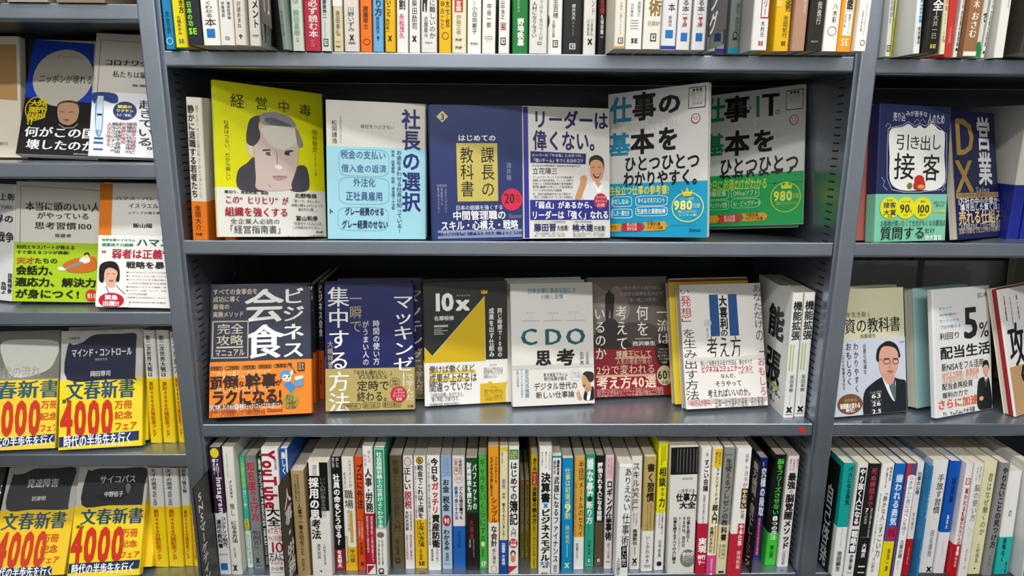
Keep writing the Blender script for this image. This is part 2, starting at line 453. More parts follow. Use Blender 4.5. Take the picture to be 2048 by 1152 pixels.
'H':(-0.3580,0.0068,0.0108,0.1532,0.3461,-0.0122,0.1407,0.1914,0.0220,-0.2660),
'I':(-0.2073,0.0389,0.0050,0.0772,0.2147,-0.0061,0.1305,0.1886,0.0180,-0.2660),
'J':(-0.0655,0.0662,0.0034,0.1598,0.1140,-0.0082,0.1275,0.1885,0.0180,-0.2660),
'K':(0.0676,0.0598,0.0047,0.1107,0.2204,0.0001,0.1274,0.1864,0.0180,-0.2660),
'L':(0.1919,0.0916,0.0060,0.1060,0.2780,-0.0034,0.1306,0.1886,0.0180,-0.2660),
'M':(0.3301,0.0465,0.0064,0.1177,0.3099,0.0021,0.1315,0.1876,0.0180,-0.2660),
'Q':(0.5658,0.0328,-0.0027,0.3079,0.1257,-0.0235,0.1294,0.1887,0.0180,0),
'RR':(0.7030,0.0856,-0.0053,0.5192,0.2072,-0.0225,0.1239,0.1876,0.0120,0),
'T':(0.5374,0.0244,0.0044,0.1913,0.2180,-0.0015,0.1245,0.1873,0.0160,-0.2660),
'V':(0.6829,0.0298,0.0036,0.3581,0.2010,-0.0160,0.1222,0.1890,0.0090,-0.2660),
'W':(0.8104,0.0502,0.0021,0.4810,0.2750,0.0007,0.1300,0.1904,0.0030,-0.2660),
'f':(-0.6473,0.0358,0.0055,0.0334,0.2518,-0.0211,0.1166,0.1705,0.0140,-0.1000),
'g':(-0.5196,0.0070,0.0047,-0.0410,0.2526,-0.0072,0.1101,0.1722,0.0140,-0.1000),
'c':(-0.6404,0.0680,0.0076,-0.0768,0.3707,-0.0305,0.1116,0.1713,0.0140,0.1010),
'd':(-0.5235,0.0424,0.0066,0.0357,0.2915,-0.0338,0.1069,0.1719,0.0140,0.1010),
'i':(-0.5944,0.0100,0.0055,0.1421,0.3280,-0.0038,0.1121,0.1713,0.0140,-0.3120),
'h':(-0.7144,0.0031,0.0058,0.1090,0.3545,-0.0026,0.1099,0.1714,0.0140,-0.3120),  # its cover print includes painted glare from the film
'o':(-0.6143,0.0052,0.0069,0.0519,0.4546,0,0.1047,0.1628,0.0140,-0.5220),
'n':(-0.7297,0.0043,0.0084,0.0663,0.5769,0,0.1094,0.1617,0.0140,-0.5220),
'la':(-0.7577,0.0999,0.0032,-0.0614,0.1726,-0.0007,0.1080,0.1711,0.0140,0.1010),
'le':(-0.7658,0.0647,0.0035,-0.3406,0.1897,-0.0007,0.1080,0.1668,0.0140,-0.1000),
'r12':(0.6550,-0.0300,0.2405,0.0450,0.1880,6.0000),
}
ART_TEXT = '''
@m01|L|3a2440|49.2|e8e6e8|purple spine with a round yellow badge at its top, white lower half
E 50 4.4 38 3.7 e6d22a
V 22 8.7 48 20.9 fff b 増える!
V 50 8.7 80 22.7 fff b フォロワー
D 46 22.7 96 50.8 fff b Instagram
V 58 53.2 98 80.1 222 b コンテンツ制作、
V 14 55.6 54 78.1 222 b 運用の教科書
R 18 90.5 80 96 1f6fb5
R 5 83 95 83.5 888
@m02|R|e4e2da|0|-|white spine with thin black lettering beside the purple spine
V 30 4.6 44 23.2 888 m ゴリゴリのインドア
V 40 25.1 70 39.3 222 b インスタで
V 36 43.1 76 52.7 444 s 推し
V 34 56.6 82 74.2 222 b になる方法
V 40 78.1 56 86 555 m 石川侑輝
X 20 92.2 60 97 111
@m03|L|2bb39c|33.7|cfe6da|narrow teal spine with yellow lettering, pale green at its foot
V 20 0.9 80 28.5 e6e03a b いつもの自分から抜け出す
V 20 29.6 80 45.9 f4f4d0 m 自分らしく働く
E 50 60.2 42 5.5 d8c43c
V 30 55.8 70 64.6 3a6a30 m 仕事術
V 25 69 45 90.4 4b7a6a m 自分らしさを見つける
V 60 69 80 96 4b7a6a m 生き方の教科書
@m04|R|808486|0|-|grey spine with large red lettering
V 12 5.2 82 29.4 c8263a b 知名度
V 28 29.9 72 34.2 c8263a b の
V 16 34.7 90 56.3 c8263a b 上げ方
V 20 65 68 82.7 222 s 竹内亢一
R 78 65.6 86 77.1 444
X 26 89.9 62 94.4 111
H 20 96.1 80 97.4 333 m 新書館
@m05|L|15171a|0|-|very thin black spine with a green strip at its top
R 0 1.4 100 12.6 2fa036
V 10 3 90 11.5 fff b 動画
D 10 13.6 92 79.5 f2f2f2 k YOUTUBE PRODUCER HIKARI
D 15 80.7 85 97.7 cfcfcf m 0000 0000
@m06|L|f2f0ee|0|-|wide white spine with huge dark red sideways lettering
D 6 1.2 88 45.1 a81c30 k YouTube
V 76 5 92 17 333 m [超完全版]
V 12 44.1 88 58.9 181818 b 大全
H 10 59.4 95 65.2 a81c30 m 6ケ月で
H 10 66.1 95 71 a81c30 m チャンネル登録
H 8 71 98 79.8 a81c30 m 10
H 8 80.3 95 86.7 222 b 万人に
H 12 87.1 88 89.6 a81c30 m する方法
H 12 91.1 90 94.1 333 m 小山竜
R 10 95.6 90 95.9 666
@m07|L|1f56a8|0|-|blue spine half hidden behind the brown divider tab
R 78 -0.2 100 101.9 e8e8e8
V 20 2.5 74 19.1 fff b 美しく
V 20 26.5 70 64.6 dfe6f2 b 伝わる資料
@m08|R|b49b6e|0|-|beige low spine with pale page edge standing forward
V 46 3.4 62 30.6 333 m 採用育成評価に携わる人へ
V 26 3.4 40 28.3 333 m 全ての人事担当者に贈る
V 38 31.2 68 80.1 2c261c b 人事で一番大切なこと
V 42 83.7 62 95.8 4a4030 m 西尾太
@m09|L|e6e4e0|0|-|wide black and white spine with bold white vertical title
R 0 0.3 100 41.7 131313
R 0 41.7 60 48.1 131313
R 8 0.3 58 11.7 e9e7e2
V 25 2.4 45 11.2 555 m 増補改訂版
V 6 13.3 50 49.2 f4f4f4 k 採用の思
V 8 49.2 52 66.5 161616 b 考法
V 58 12.8 84 47.1 8a8a86 m いい人財が集まる会社の
V 30 70.9 46 84 333 m 酒井利昌
V 60 70.9 72 89.6 555 m 人材紹介会社代表
A 34 94.6 54 96.2 222
@m10|R|161416|18.9|8e1c2c|black spine with white title and dark red strip at its foot
V 10 0.7 36 9.6 eee m 海外に送り
V 50 0.7 80 9.1 eee m 出した
V 16 14.8 78 77.2 f6f6f6 k 社員の命をどう守る?
V 26 81.6 68 97.2 fff b 有馬朝夫
@m11|R|e6e2d8|21.6|e3b21c|cream spine with yellow foot and a green outlined strip
V 56 2.1 80 26.1 333 m ハラスメントが
V 14 12.5 34 27.2 333 m おきない
V 16 28.2 84 44.2 2c2c2c m 職場
V 30 45.2 56 64.7 333 m のつくり方
R 52 46.3 76 74.5 c9a23a
R 4 68.5 24 92.2 2c5a3c
R 7 69 21 91.7 c2cdb8
V 45 80 82 92.2 333 m 中川瑛
@m12|L|d9511e|0|-|orange spine with black title, third spine right of the black red-footed one
V 20 6.6 88 27.6 1a1a1a b プロに
V 20 28.6 88 44.6 1a1a1a b 外注
R 0 54.8 100 55.4 c04010
V 20 55.9 40 69.5 f6e6da m すべての仕事は
V 55 55.9 75 71.7 f6e6da m プロと組めば成功
V 28 73.9 66 86.1 3a1c10 m 大澤亮
X 30 92.7 74 96.1 111
@m13|L|f0eceb|48.8|a81e36|white spine with dark red lower half and black title, taller than its neighbours
V 12 5.3 40 14.6 a81e36 m わかる
V 50 2.6 78 11.8 a81e36 m ぜんぶ
V 18 16.4 84 30 1a1a1a b 人事
E 50 32.9 7 0.8 1a1a1a
V 18 34.7 86 50 1a1a1a b 労務
V 14 52.9 36 82.2 f6e2e2 m 総務の基本から入退社手続き
V 58 52.9 80 90.1 f6e2e2 m 就業規則人事制度まで
R 5 91.6 95 106.2 f0eceb
P a81e36 10,92.6 90,92.6 10,100.1
@m14|L|2e9a72|37.4|e8e9e2|tall green spine with white title, white foot
R 6 0.6 94 62.1 ffffff
R 9 1.2 91 61.6 2e9a72
V 24 3.2 72 61.6 f4faf4 b 社会保険労務士の世界がよくわかる本
E 45 67 34 2.3 77706a
V 18 70.4 34 91.1 333 m 大津章敬監修
V 52 70.4 68 91.1 333 m 社労士の仕事
W 18 93.6 72 98.6 111
@m15|R|5d5238|0|-|dull olive brown spine beside a dark gap
V 26 3.3 74 15.9 3a3222 m 教養
V 28 15.9 74 66.6 40382a m としての会計入門
R 10 69.9 90 70.2 746a50
V 34 73.2 60 87.6 37301f m 金子智朗
W 26 90.4 68 95.5 241e12
@m16|R|e8e0e0|0|-|white spine with a red-grey seal above its black and red title
E 50 5.2 36 4 8c7474
E 50 5.2 30 3.3 d8c8c6
V 10 10.1 76 29.5 1a1a1a b 正しい
V 12 30.6 80 45.6 a81c30 b 脱税
V 14 47.7 46 65.1 222 b 大村大次郎
V 62 47.7 80 65.1 555 m 元国税調査官
V 14 68.4 36 91.6 9a6a6a m 必勝の合法的節税術
V 54 68.4 78 91.6 a8404a m 経営者個人事業主
@m17|R|ece8e2|44.4|e2b822|white spine with a round coin emblem at its top and yellow foot
E 50 4.2 28 3.1 2a2520
E 50 4.2 22 2.4 e2b822
H 36 2.5 64 5.9 2a2520 b B
V 30 8.1 74 54.5 1f1f1f b 税金でこれ以上損を
V 34 55.6 76 79.8 2a2410 b しない方法
V 8 8.6 22 54.5 555 m 知らないと大損する節税
V 20 56.7 30 78.7 6a5a20 m 確定申告のコツ
V 34 82.1 60 92.1 3a3014 m 永江将典
H 28 93.3 78 96.9 2a2410 k SE
@m18|L|eeece8|0|-|white spine with black and red title down its middle
V 34 2.3 84 21.9 181818 k 今日も
V 38 22.9 86 49.3 c22a3a k ガッチリ
V 36 50.4 92 79.6 181818 k 資産防衛
V 8 2.3 26 77.4 333 m 1円でも多く会社と社長個人にお金を残す方法
V 24 80.7 42 91.7 444 m 萬屋博喜
V 64 80.7 80 92.8 444 m 長谷川桂介
@m19|L|a9c3dc|0|-|pale blue spine with a red badge in the middle of its title
R 0 -0 100 17.9 8aaac8
V 30 1.8 46 17.4 8a5a86 m いちばんやさしい
V 60 1.8 74 16.9 8a5a86 m お金の本
V 16 20 76 31.7 1c1c1c b お金
V 16 34.9 76 47.7 1c1c1c b 税金
E 50 56.4 40 5 b02a34
H 24 54 76 58.8 f6eaea b 90
V 18 64 74 78.3 1c1c1c b わかる
V 22 78.8 70 82.7 1c1c1c b 本
V 34 84.9 66 92.7 444 m 高橋創
H 20 94.4 80 95.9 333 m Pivot
@m20|L|e6e0de|38.4|1f62b4|white spine with bright blue lower third
R 14 2.8 76 15.9 555
R 17 3.2 73 15.5 e6e0de
V 22 3.9 44 13.8 a8343e b 新版
V 50 3.9 72 14.9 2a2a2a b 増補改訂
E 50 19.6 34 4 d8a49a
E 50 19.6 28 3.3 e6e0de
H 30 18 70 21.2 b84a44 m 経費
V 52 26.5 80 55.6 222 b どんな領収書でも
V 16 26.5 42 55.6 1f62b4 b 経費で落とす方法
V 36 65.5 62 80.9 123a76 m 大村大次郎
@m21|R|1e4a2c|52.2|231a1a|dark green spine over a nearly black lower half
V 10 4 46 45.1 f0f4ee k 財務諸表を読む力
V 58 5.6 92 45.1 f0f4ee b バフェットの
V 30 53.8 60 71.4 8a3030 b 大事典
V 20 71.4 36 79.2 bbb m 岩崎
V 52 71.4 66 88.2 999 m 投資の神様から学ぶ
@m22|L|4fb548|0|-|fresh green spine with thin dark green title
V 14 2.9 76 76.7 1e5c28 m ギャラをいくらにする
E 45 77.8 24 2.4 cfe8c8
V 26 82.2 54 90 1e5c28 b 北井
H 20 93.3 84 97.8 dff0d8 b SP
@m23|L|e99a26|40.6|ece6da|tall orange spine with a white lower half
V 62 7.7 86 27.8 3a2410 b コンサルタントの
V 20 7.7 44 38.3 3a2410 b 父が大学生の娘に教える
V 28 39.2 82 59.4 7a1c10 b シンプル
V 26 61.4 82 78.1 222 b な会計
V 38 79.6 72 92 333 m 和仁達也
O 52 96.1 28 2.6 3 333
@m24|R|e7dcb0|27.5|1c4a9c|slim cream spine with dark blue foot
R 0 0 100 3 d8c040
V 20 4 40 14.2 444 m 税理士にお任せ!
V 30 24.5 70 32 1f56a8 m 節税
V 30 34.9 70 39.6 333 m 申告
V 34 43 66 71.6 222 b 教えてもらいました!
V 26 74.5 70 82.4 fff b 中野裕哲
V 28 83.9 68 92.4 e6e6f2 b 中尾慎
@m25|L|eceae4|0|-|white spine with green label at top and small cartoon person at foot
R 8 2.1 92 9.5 2b7a3a
H 14 2.9 86 5.4 e8e2a0 b いちばん
H 14 5.4 86 7.5 e8e2a0 b わかり
H 14 7.5 86 9.3 e8e2a0 b やすい
V 18 11.4 82 40.6 222 b はじめての
V 12 41.1 88 60.3 1a1a1a b 簿記
V 26 61.8 74 69.6 333 m 入門
E 48 75 44 3.8 b8303c
H 18 72.6 78 74.7 fff b マンガ
H 18 75.3 78 77.5 fff b 図解
E 46 87.4 24 3 d8875a
E 46 83.2 26 2.6 4a2c22
E 46 83.9 17 1.8 f0cdb4
P c2303c 0,93.4 95,93.4 0,100.5
@m26|R|8a7a52|36.9|7a7424|low brown spine set far back in the gap, nearer the white cartoon-footed spine
R 0 0 100 1.5 a83a34
V 28 4.6 72 59.2 463c26 m 最新社労士入門
V 28 67.1 70 92.8 3c3818 m 小谷羊太
@m27|R|95855a|36.7|827a26|low brown spine set far back in the gap, nearer the yellow spine
R 0 0 100 1.5 a83a34
V 28 4.6 72 59.4 463c26 m 最新税理士入門
V 28 67.3 70 93 3c3818 m 小谷羊太
@m28|R|bfa51c|0|-|slim mustard yellow spine with black title
V 28 3.1 74 13.5 2a2206 b 増訂2版
R 14 14.5 86 26.1 a8302c
V 30 16.1 70 25 f2e6d6 m カイゼ
V 22 27.1 82 59.2 2a2206 k 決算書の読み方
V 30 59.2 70 88.9 3a300a m が面白いほどわかる本
R 45 91.1 55 98.9 3a300a
@m29|L|efeeea|0|-|white spine with very bold black title crossed by a blue sign
V 14 3.2 28 13.9 777 m あの企業は
V 44 3.2 58 15.8 777 m 儲かっている
V 74 3.2 88 17.6 777 m のはなぜなのか
V 16 19.5 88 42.2 111 k 決算書
X 34 43.2 74 46.5 1f7ab8
V 18 47.5 90 89.1 111 k ビジネスモデル
H 10 89.1 92 92.9 1f6fa8 b 大全
H 30 93.1 80 94.6 333 b 黒宮
H 26 98.1 80 99.9 333 b 新日本
@m30|L|e2e4e4|0|-|white spine with black brush lettering under a teal top edge
R 0 -0 100 1.7 2a86a0
V 50 3.7 78 16.2 1c1c1c k 最新世界
V 12 3.7 38 15.2 1c1c1c b 会計の
V 20 17.3 78 90.3 1a1a1a S 武器になるファイナンス
V 30 92.4 70 98.9 444 m 細野祐
@m31|R|0e87c4|0|-|sky blue spine with pale yellow lettering
V 28 8.3 72 18.7 cfe08a b 仕事
V 28 18.7 72 40.9 cfe08a b は初速が
H 24 38.8 80 46.3 e6ee9a k 9
V 26 46.8 74 52.2 cfe08a b 割
R 5 52.5 95 52.8 4aa8d8
V 34 58.1 68 74.5 cfe08a m 越川慎司
R 47 75 53 86.6 cfe08a
X 26 91.6 72 96.4 dfe67a
@m32|L|dba544|29.2|e8e6e4|ochre spine with a white foot
V 42 3.6 90 16.1 2a2010 m 半径
H 42 16.3 90 20.4 2a2010 m 50
V 44 21.4 88 70 2a2010 m メートルのセカイ
V 10 21.4 24 68.9 8a6a2a m 私とまちのこと
V 24 75.5 46 89.9 444 m 佐藤さき
@m33|L|2aa58a|0|-|teal green spine with white title
V 16 2.9 80 33.9 f2faf4 k 嫌な仕
V 16 24.2 80 37.1 f2faf4 b 事の
E 50 38.4 22 2.4 123a30
V 16 40.9 80 60.6 e8f6f0 k 断り方
V 38 62.9 46 72.3 0e4a3c m 我慢しないで
V 34 75.1 66 89.7 123a30 m 山本大平
Q 30 92 74 96.5 111
@m34|R|1a2020|40.5|5c4d34|black spine with white title over a brown foot
V 22 6.1 78 57.9 fafafa k 評価される人になる技術
Q 26 92.3 74 96.3 2c2416
@m35|L|e6dcdc|0|-|white spine with a pink flush at its top
R 0 0.7 100 19 dcb8c0
V 55 2.3 80 16.9 a85a6a m さきがけの
V 20 2.3 44 15.9 a85a6a m ための
V 18 21.1 86 49.9 161616 k ロギング
V 10 49.9 86 58.6 161616 k 仕事
V 10 58.6 86 73.9 161616 k 事術
V 34 76.1 68 90.5 b06a7a m 倉下忠憲
H 24 92.7 76 94.4 444 m 星海社
@m36|R|ececea|0|-|white spine standing forward with loose handwritten black title
R 0 0 100 2.5 ffffff
V 44 3.3 94 40 1c1c1c m ありえない
V 40 42.2 92 70.8 1c1c1c m 仕事術
P 111 38,71.5 82,70.8 90,90.1 46,90.3
V 46 72.4 80 88.9 eee m 正しい努力
V 8 81.2 36 97.9 222 m 上出遼平
@m37|L|e4e2de|0|-|white spine mixing sideways grey latin capitals with a black title
V 12 4.9 76 26 222 m スキル
D 14 26.6 72 47 8a7460 b SKILL
V 52 49.1 64 60 666 m 自分の可能性を
V 26 49.1 38 57.8 666 m 最大化する
V 26 63.3 66 77.6 222 b 高瀬敦也
R 46 78.8 52 87.1 666
X 26 89.9 72 94.4 111
R 22 95.5 76 96.2 666
@m38|L|bba468|35.9|e8e6e2|sandy beige spine with black title and white foot
V 24 5.9 86 12.6 1e1a10 b 書
V 30 13.6 80 21.4 1e1a10 b く
V 26 21.9 88 38.2 1e1a10 b 習慣
V 58 39.8 74 61.2 7a6838 m 自分と人生が変わる
V 30 39.8 46 63.3 7a6838 m いちばんシンプルな方法
V 34 67.6 66 92.3 333 m いしかわゆき
R 24 93.9 80 95.9 aaa
@m39|R|e6e21a|45.9|e8e8e4|tall lemon yellow spine with black title and white foot
R 30 2.8 38 17.1 8a8610
R 50 2.8 56 14.3 8a8610
R 66 2.8 72 13.4 8a8610
V 18 18.5 84 33.1 1c1c12 b 相談
V 34 34.1 78 40.7 1c1c12 m する
V 26 41.7 84 49.3 1c1c12 b 力
V 56 50.3 76 70.7 333 m 一人の限界を超える
V 24 50.3 44 65.8 333 m ビジネススキル
V 34 74.6 66 89.5 333 m 山中哲男
E 50 94.5 26 2 222
@m40|R|e2e0da|0|-|thickest spine of its row, black over white with grey round badge
R 0 0 100 21 171717
R 24 1.4 26 19.6 777
R 34 1.4 36 19.6 777
R 46 1.4 48 19.6 777
R 58 1.4 60 19.6 777
R 70 1.4 72 19.6 777
R 82 1.4 84 19.6 777
R 93 1.4 95 19.6 777
H 44 23.5 82 25.2 888 m 菊池洋匡
H 30 32.3 92 35.2 333 m 一生学べる
H 24 35.7 98 41.9 1a1a1a k 仕事力
H 36 42.4 94 47.7 1a1a1a k 大全
R 34 54.2 40 54.4 999
V 66 54 78 74.5 333 b 仕事を面白く
V 50 54 62 78.5 333 b するのは、自分だ
V 36 54 44 81.5 999 m 新入社員から社長まで
V 16 54 30 91.5 2a2a2a b 仕事を愛するすべての人に贈る
E 74 87.5 28 7.2 7a7a76
H 54 82.5 96 85.5 eee k 800
H 54 86 94 87.7 ddd m 冊の名著を
H 54 88 94 89.5 ddd m 研究して
H 54 89.8 94 91.5 ddd m インプット
@m41|L|eae8e6|41|bb2038|white spine with crimson lower half
H 48 4 66 6.8 333 m 最強
V 32 9.1 80 33.5 1c1c1c b すごい会議
V 40 36.4 60 58.5 333 m 短期間で会社が劇的に変わる
V 14 70.3 92 82.1 fff k 実現
H 10 84.1 92 88.1 fff k 神行
H 16 88.6 90 92.1 fff k サー
@m42|L|efe9d4|16|d64a8c|cream spine with a yellow patch at its top and a pink foot
R 14 0.5 92 13.3 e8c022
E 50 12.8 39 2.2 e8c022
V 24 3.1 46 11.4 5a4a10 b 場がまわ
V 58 3.1 80 12.3 5a4a10 b 初めてでも
V 40 15.1 74 43 222 b ファシリテーション
V 26 43.5 80 58 2a2410 k 超入門
V 12 60.9 50 81.5 333 b 会議打ち合わせ
R 60 59.9 80 82.5 d8a83a
V 40 86.5 60 96.5 fbe6f0 m 園部浩司
A 30 98 70 100.1 fff
@m43|L|8d8f8c|40|dcd6ae|grey spine with black title and pale yellow lower third
R 4 5.4 78 5.7 1a1a1a
V 20 8.2 76 60.5 1c1c1c m 生使えるプレゼンの教
V 22 61.5 76 72.3 1c1c14 b 科書
V 40 75.3 76 88.2 333 m 中川功一
R 20 75.3 26 86.2 777
R 26 97.2 76 98.7 222
@m44|L|f0eeec|34|c0283c|wide white spine with red foot and a brown boxed phrase in its title
R 56 3.5 82 10.5 eee
V 58 4 78 10.2 333 m 図解
V 56 12.3 86 29.7 a8506a m トヨタが
R 50 30.3 96 46 4a3420
V 56 31.1 90 45.4 f2e6c8 k やらない
V 56 46.8 86 57.4 7a6440 m 仕事、
R 46 57.6 90 66.4 c0283c
V 54 58.4 84 66 fff k やる
V 52 66.4 82 75.5 f6e6e6 b 仕事
V 54 79.5 82 93.9 f2dcdc m 野地秩嘉
@m46|R|1d2a78|2.5|1d4aa0|low navy spine in shadow with a red strip down it
V 36 3.8 50 7.9 fff m 新版
V 26 9.6 84 55.9 f6f6fa k 究極の段取
R 24 57.7 66 95.6 b02a48
V 34 58.3 56 95 f2b8b0 m 残業ゼロの最強仕事術
@m47|R|101a12|30.2|3cc43a|black spine with green handwritten title and vivid green foot
V 22 3.5 78 53.1 58c852 b 脳をフリーズさせない
H 28 54.2 76 58.6 f2f2f2 k 8
V 26 59.2 78 71 f2f2f2 k つの方
V 24 71.5 76 76.1 d8f0d0 b 法
V 34 81.2 66 92.6 1a6a1a b 築山節
@m48|R|e6e0de|0|-|white spine touching the right steel upright, black bold title
V 14 2.5 34 12.6 b06a74 m 劇的によ
V 44 2.5 64 13.2 b06a74 m 生産性が
V 74 2.5 94 10.5 b06a74 m 集中力
V 16 14.8 82 28.8 1a1a1a k 最強
V 36 29.4 70 33.2 1a1a1a m の
V 14 33.7 84 56.3 1a1a1a k 脳覚醒
V 20 56.9 82 83.2 1a1a1a k メソッド
V 34 84.4 60 98.1 666 m 山田哲嗣
@q01|R|12a09a|44.3|e6e6e4|teal spine with white foot, first of the right bay
V 46 3 84 35.8 0c2a2c b バカになる勇気
V 44 55.9 52 74 888 m 自分を捨てて人生を変える
V 24 76.9 66 94.8 333 b 池田親生
@q02|L|e4e2e2|0|-|white spine with its title in two black boxes
R 18 3.4 82 53.7 141414
V 24 4.2 76 52.6 f6f6f6 k やり抜く人になる
R 16 57.1 84 78.1 141414
V 22 58.2 78 76.9 f6f6f6 k 戦略書
V 36 79.8 66 93 333 b 伊藤正樹
R 24 95.9 74 96.3 333
@q03|R|201c1e|0|-|black spine with dark pink title
V 24 3.7 68 37.5 b04050 b 死ぬ瞬間まで
H 12 38.1 42 42 e8e8e8 b 7
V 14 42.5 40 52 ddd m つの方法
V 58 38.1 76 63.8 ddd m 自分の魂を満たす生き方
R 6 63.8 94 64.2 888
V 30 69.5 66 82.1 f2f2f2 b 大嶋京
R 20 89.8 78 91 e8e8e8
R 20 95.4 78 96.3 e8e8e8
@q04|R|f0efed|0|-|white spine with a quoted thin grey title
V 66 2.6 84 14.5 555 m 精神科医
V 38 2.6 54 21 555 m が教える
V 44 22.1 76 48.7 444 s 「静かな人
V 44 49.3 74 54.3 444 m 」の
V 40 54.3 78 81.6 444 s すごい力
V 12 25.4 24 77 888 m 内向型が持っている才能の活かし方
V 24 82.1 50 95.4 777 m 大山朝也
@q05|R|1d66b8|32.1|e6d60e|blue spine over yellow foot with a crimson block between
V 22 9.1 82 53.2 cfe6ff k 嫌われる勇気
R 0 54.5 100 66.7 b02a50
H 16 56.6 84 63.9 3a1a4a m 幸福
V 42 74.1 64 94.3 5a5210 b 岸見一郎
@q06|R|5a4a7c|0|-|mottled purple spine with a white title panel
R 0 0 40 14.5 b0344c
R 20 10.4 90 100.1 f0f0f0
E 55 11.5 34 2 f0f0f0
H 36 11 74 14 999 m 目
V 36 14.5 74 62.2 444 m きみしい夜にはペンを持て
V 40 66.7 74 82.8 555 b 古賀史健
V 40 85.1 60 93.2 888 m 絵ならの
@q07|R|ece8e4|32.9|b81822|white spine with scarlet lower third
V 28 8.1 72 27.8 4a3a34 b 仕事の心得
V 34 43.4 60 59.2 7a6a60 m 鈴木敏文
V 40 75.1 56 90.1 f4d6d6 m 好かれる話し方
@q08|R|1e7fb8|0|-|thin turquoise blue spine wedged between two white ones
V 20 20.5 80 44.6 9fd8f0 b これからの
V 24 72.6 76 79.4 7ac0e0 b 神様
@q09|R|e6e6e6|0|-|broad glossy white spine with grey handwritten title
V 44 12 84 46.5 444 s 手放す習慣
R 48 51 80 51.2 aaa
V 50 61.2 74 85.4 777 m 田名瀬翔
X 58 94.7 92 99.2 111
@q10|R|0f54b4|37.4|e4e4ea|royal blue spine with white foot
V 36 14.7 70 35.7 0c2a6a b 熟達論
V 40 46.9 62 59.4 dfe6f6 b 為末大
V 40 68.5 56 84.7 c8c0c8 m 人はいつまでも
@q11|R|ece6e6|29.5|bb1420|white spine with small red lettering and red foot
R 20 12.1 80 17.6 b01c34
V 30 12.7 70 17 fff b 図解
V 34 20.8 76 46.3 b01c34 b 報われる人
E 46 42.4 12 1.1 b01c34
V 34 46.3 76 70.5 b01c34 b 報われない人の
V 34 71.7 74 80.3 fff b 習慣
V 34 81.4 66 90.7 f6dada m 塚本亮
@q12|R|e6e4e2|0|-|white spine with grey brushed title and faint strokes at its foot
V 58 2.4 74 15.4 999 m 最新の医学で
V 28 2.4 44 14.3 999 m わかった
V 34 17.6 84 49.6 7a7a78 m 脳の使い方
S bbb 3 20,54.1 70,58.6
S bbb 3 20,58.6 70,63.2
V 40 74.5 60 93 aaa m 茂木健一郎
@q13|R|e4e0b4|0|-|pale yellow spine with small grey title
V 44 9.8 76 25.2 6a6a50 m 君は
V 40 25.7 76 64.5 6a6a50 m なぜ働くのか
V 40 71.3 66 89.8 8a8a68 m 土岐優美
A 40 93.9 60 95.9 222
@q14|R|8b8b8b|0|-|mid grey spine with black title
V 24 3.8 80 74.6 1c1c1c b やりたいことの見つけ方
V 34 80.9 66 91.9 666 m 八木仁平
@q15|R|ecebe9|36.9|23b4b0|white rounded spine with turquoise lower half at the photo edge
V 40 36 62 44 333 m の
V 28 63.7 52 87.5 0c3c4c S 後悔なく
V 66 87.5 82 99 1a5a5e m 樺沢紫
@t01|L|1887c0|0|-|sky blue spine at the left end of the top shelf
V 30 75.9 70 90.1 14486a b 木宮良
O 50 95 34 2.2 6 dff0f8
@t02|L|f0de14|0|-|yellow spine second from the left end of the top shelf
V 56 71.2 92 79.1 2a2a10 b き方
V 30 80.7 60 92.4 4a4210 m 大橋あゆみ
H 30 94.8 72 97.3 1f8a5c k SE
@t03|L|24242a|0|-|black spine with fluorescent green letters on the top shelf
V 14 74.2 46 88.7 8ae04a b 日本の功
H 12 89.7 68 93.4 8aec3a k SE
@t04|R|eeece8|0|-|white spine with blue square emblem left of the top shelf
V 28 73.8 70 83.5 333 m くわかる
V 20 84 84 88.7 2a2a2a m 本
R 26 90.2 74 95.5 1f72c0
@t05|R|e6e4de|0|-|off-white spine with small crowded lettering beside the blue emblem one
V 20 74.3 42 83.5 555 m 伊藤博朗
V 60 74.3 84 84.6 555 m 著者監修編
Q 36 94.9 64 96.8 333
@t06|R|ded8cc|0|-|greyish cream spine with thin vertical name
V 28 74.3 60 89.8 555 m 沢渡あまね
A 30 93.4 70 96.2 333
@t07|R|e6e2da|0|-|white spine with oversized black katakana ending near the clear divider
V 36 72.7 88 89.3 151515 b メント
H 26 93.2 80 94.7 444 m 日本経済新聞
@t08|L|9aa8a0|0|-|grey-green spine right behind the clear divider
V 34 75.9 70 91.9 5a8a74 m 経営の教科書
@t09|R|e0e6da|0|-|white spine with pale green lettering left of the crimson one
V 22 68 80 70.2 8ab090 m はる
V 24 74 74 90.5 8fc29a b 柴田昌孝
V 34 91.6 66 94.4 777 m かんき
@t10|R|c03048|0|-|crimson spine with white bold title
V 30 67.7 84 91.3 f6e6ea b 必ず読む本
V 34 92.5 66 97.5 e69aa6 m かんき
@t11|R|d6dcd4|0|-|pale grey-green slim spine with boxed black emblem
V 24 67.7 60 79.2 444 b 藤屋伸二
R 40 80.3 44 91.4 777
Q 26 92.2 74 97 111
@t12|R|d8cba4|0|-|cream spine with a tiny orange mark above black letters
R 0 67.2 100 71.4 eeeae0
V 28 74 72 89.9 555 m 吉田幸弘
H 24 92.7 70 94 e0702a b eureka
H 24 96 70 97.6 222 b PHP
@t13|R|dad4ca|0|-|warm grey spine with a cross-shaped emblem beside the orange spine
V 28 71.6 70 87.1 555 m 川野いずみ
X 36 89.3 66 92.9 111
R 28 93.8 74 95.1 777
@t14|R|ea7518|0|-|bright orange spine on the top shelf
V 26 70.8 68 85.2 6a2a14 b 渡邉幸士
O 54 93.5 30 2 5 6a1c10
@t15|R|6aa8dc|0|-|light blue spine with large black strokes
V 22 67 90 76.9 16283a b り方
V 30 77.4 64 88.5 2a5070 b 幸田典子
A 34 89.6 64 92.7 111
@t16|R|e2b410|0|-|golden yellow spine with black strokes
V 18 67 60 77.4 2a2008 b いこと
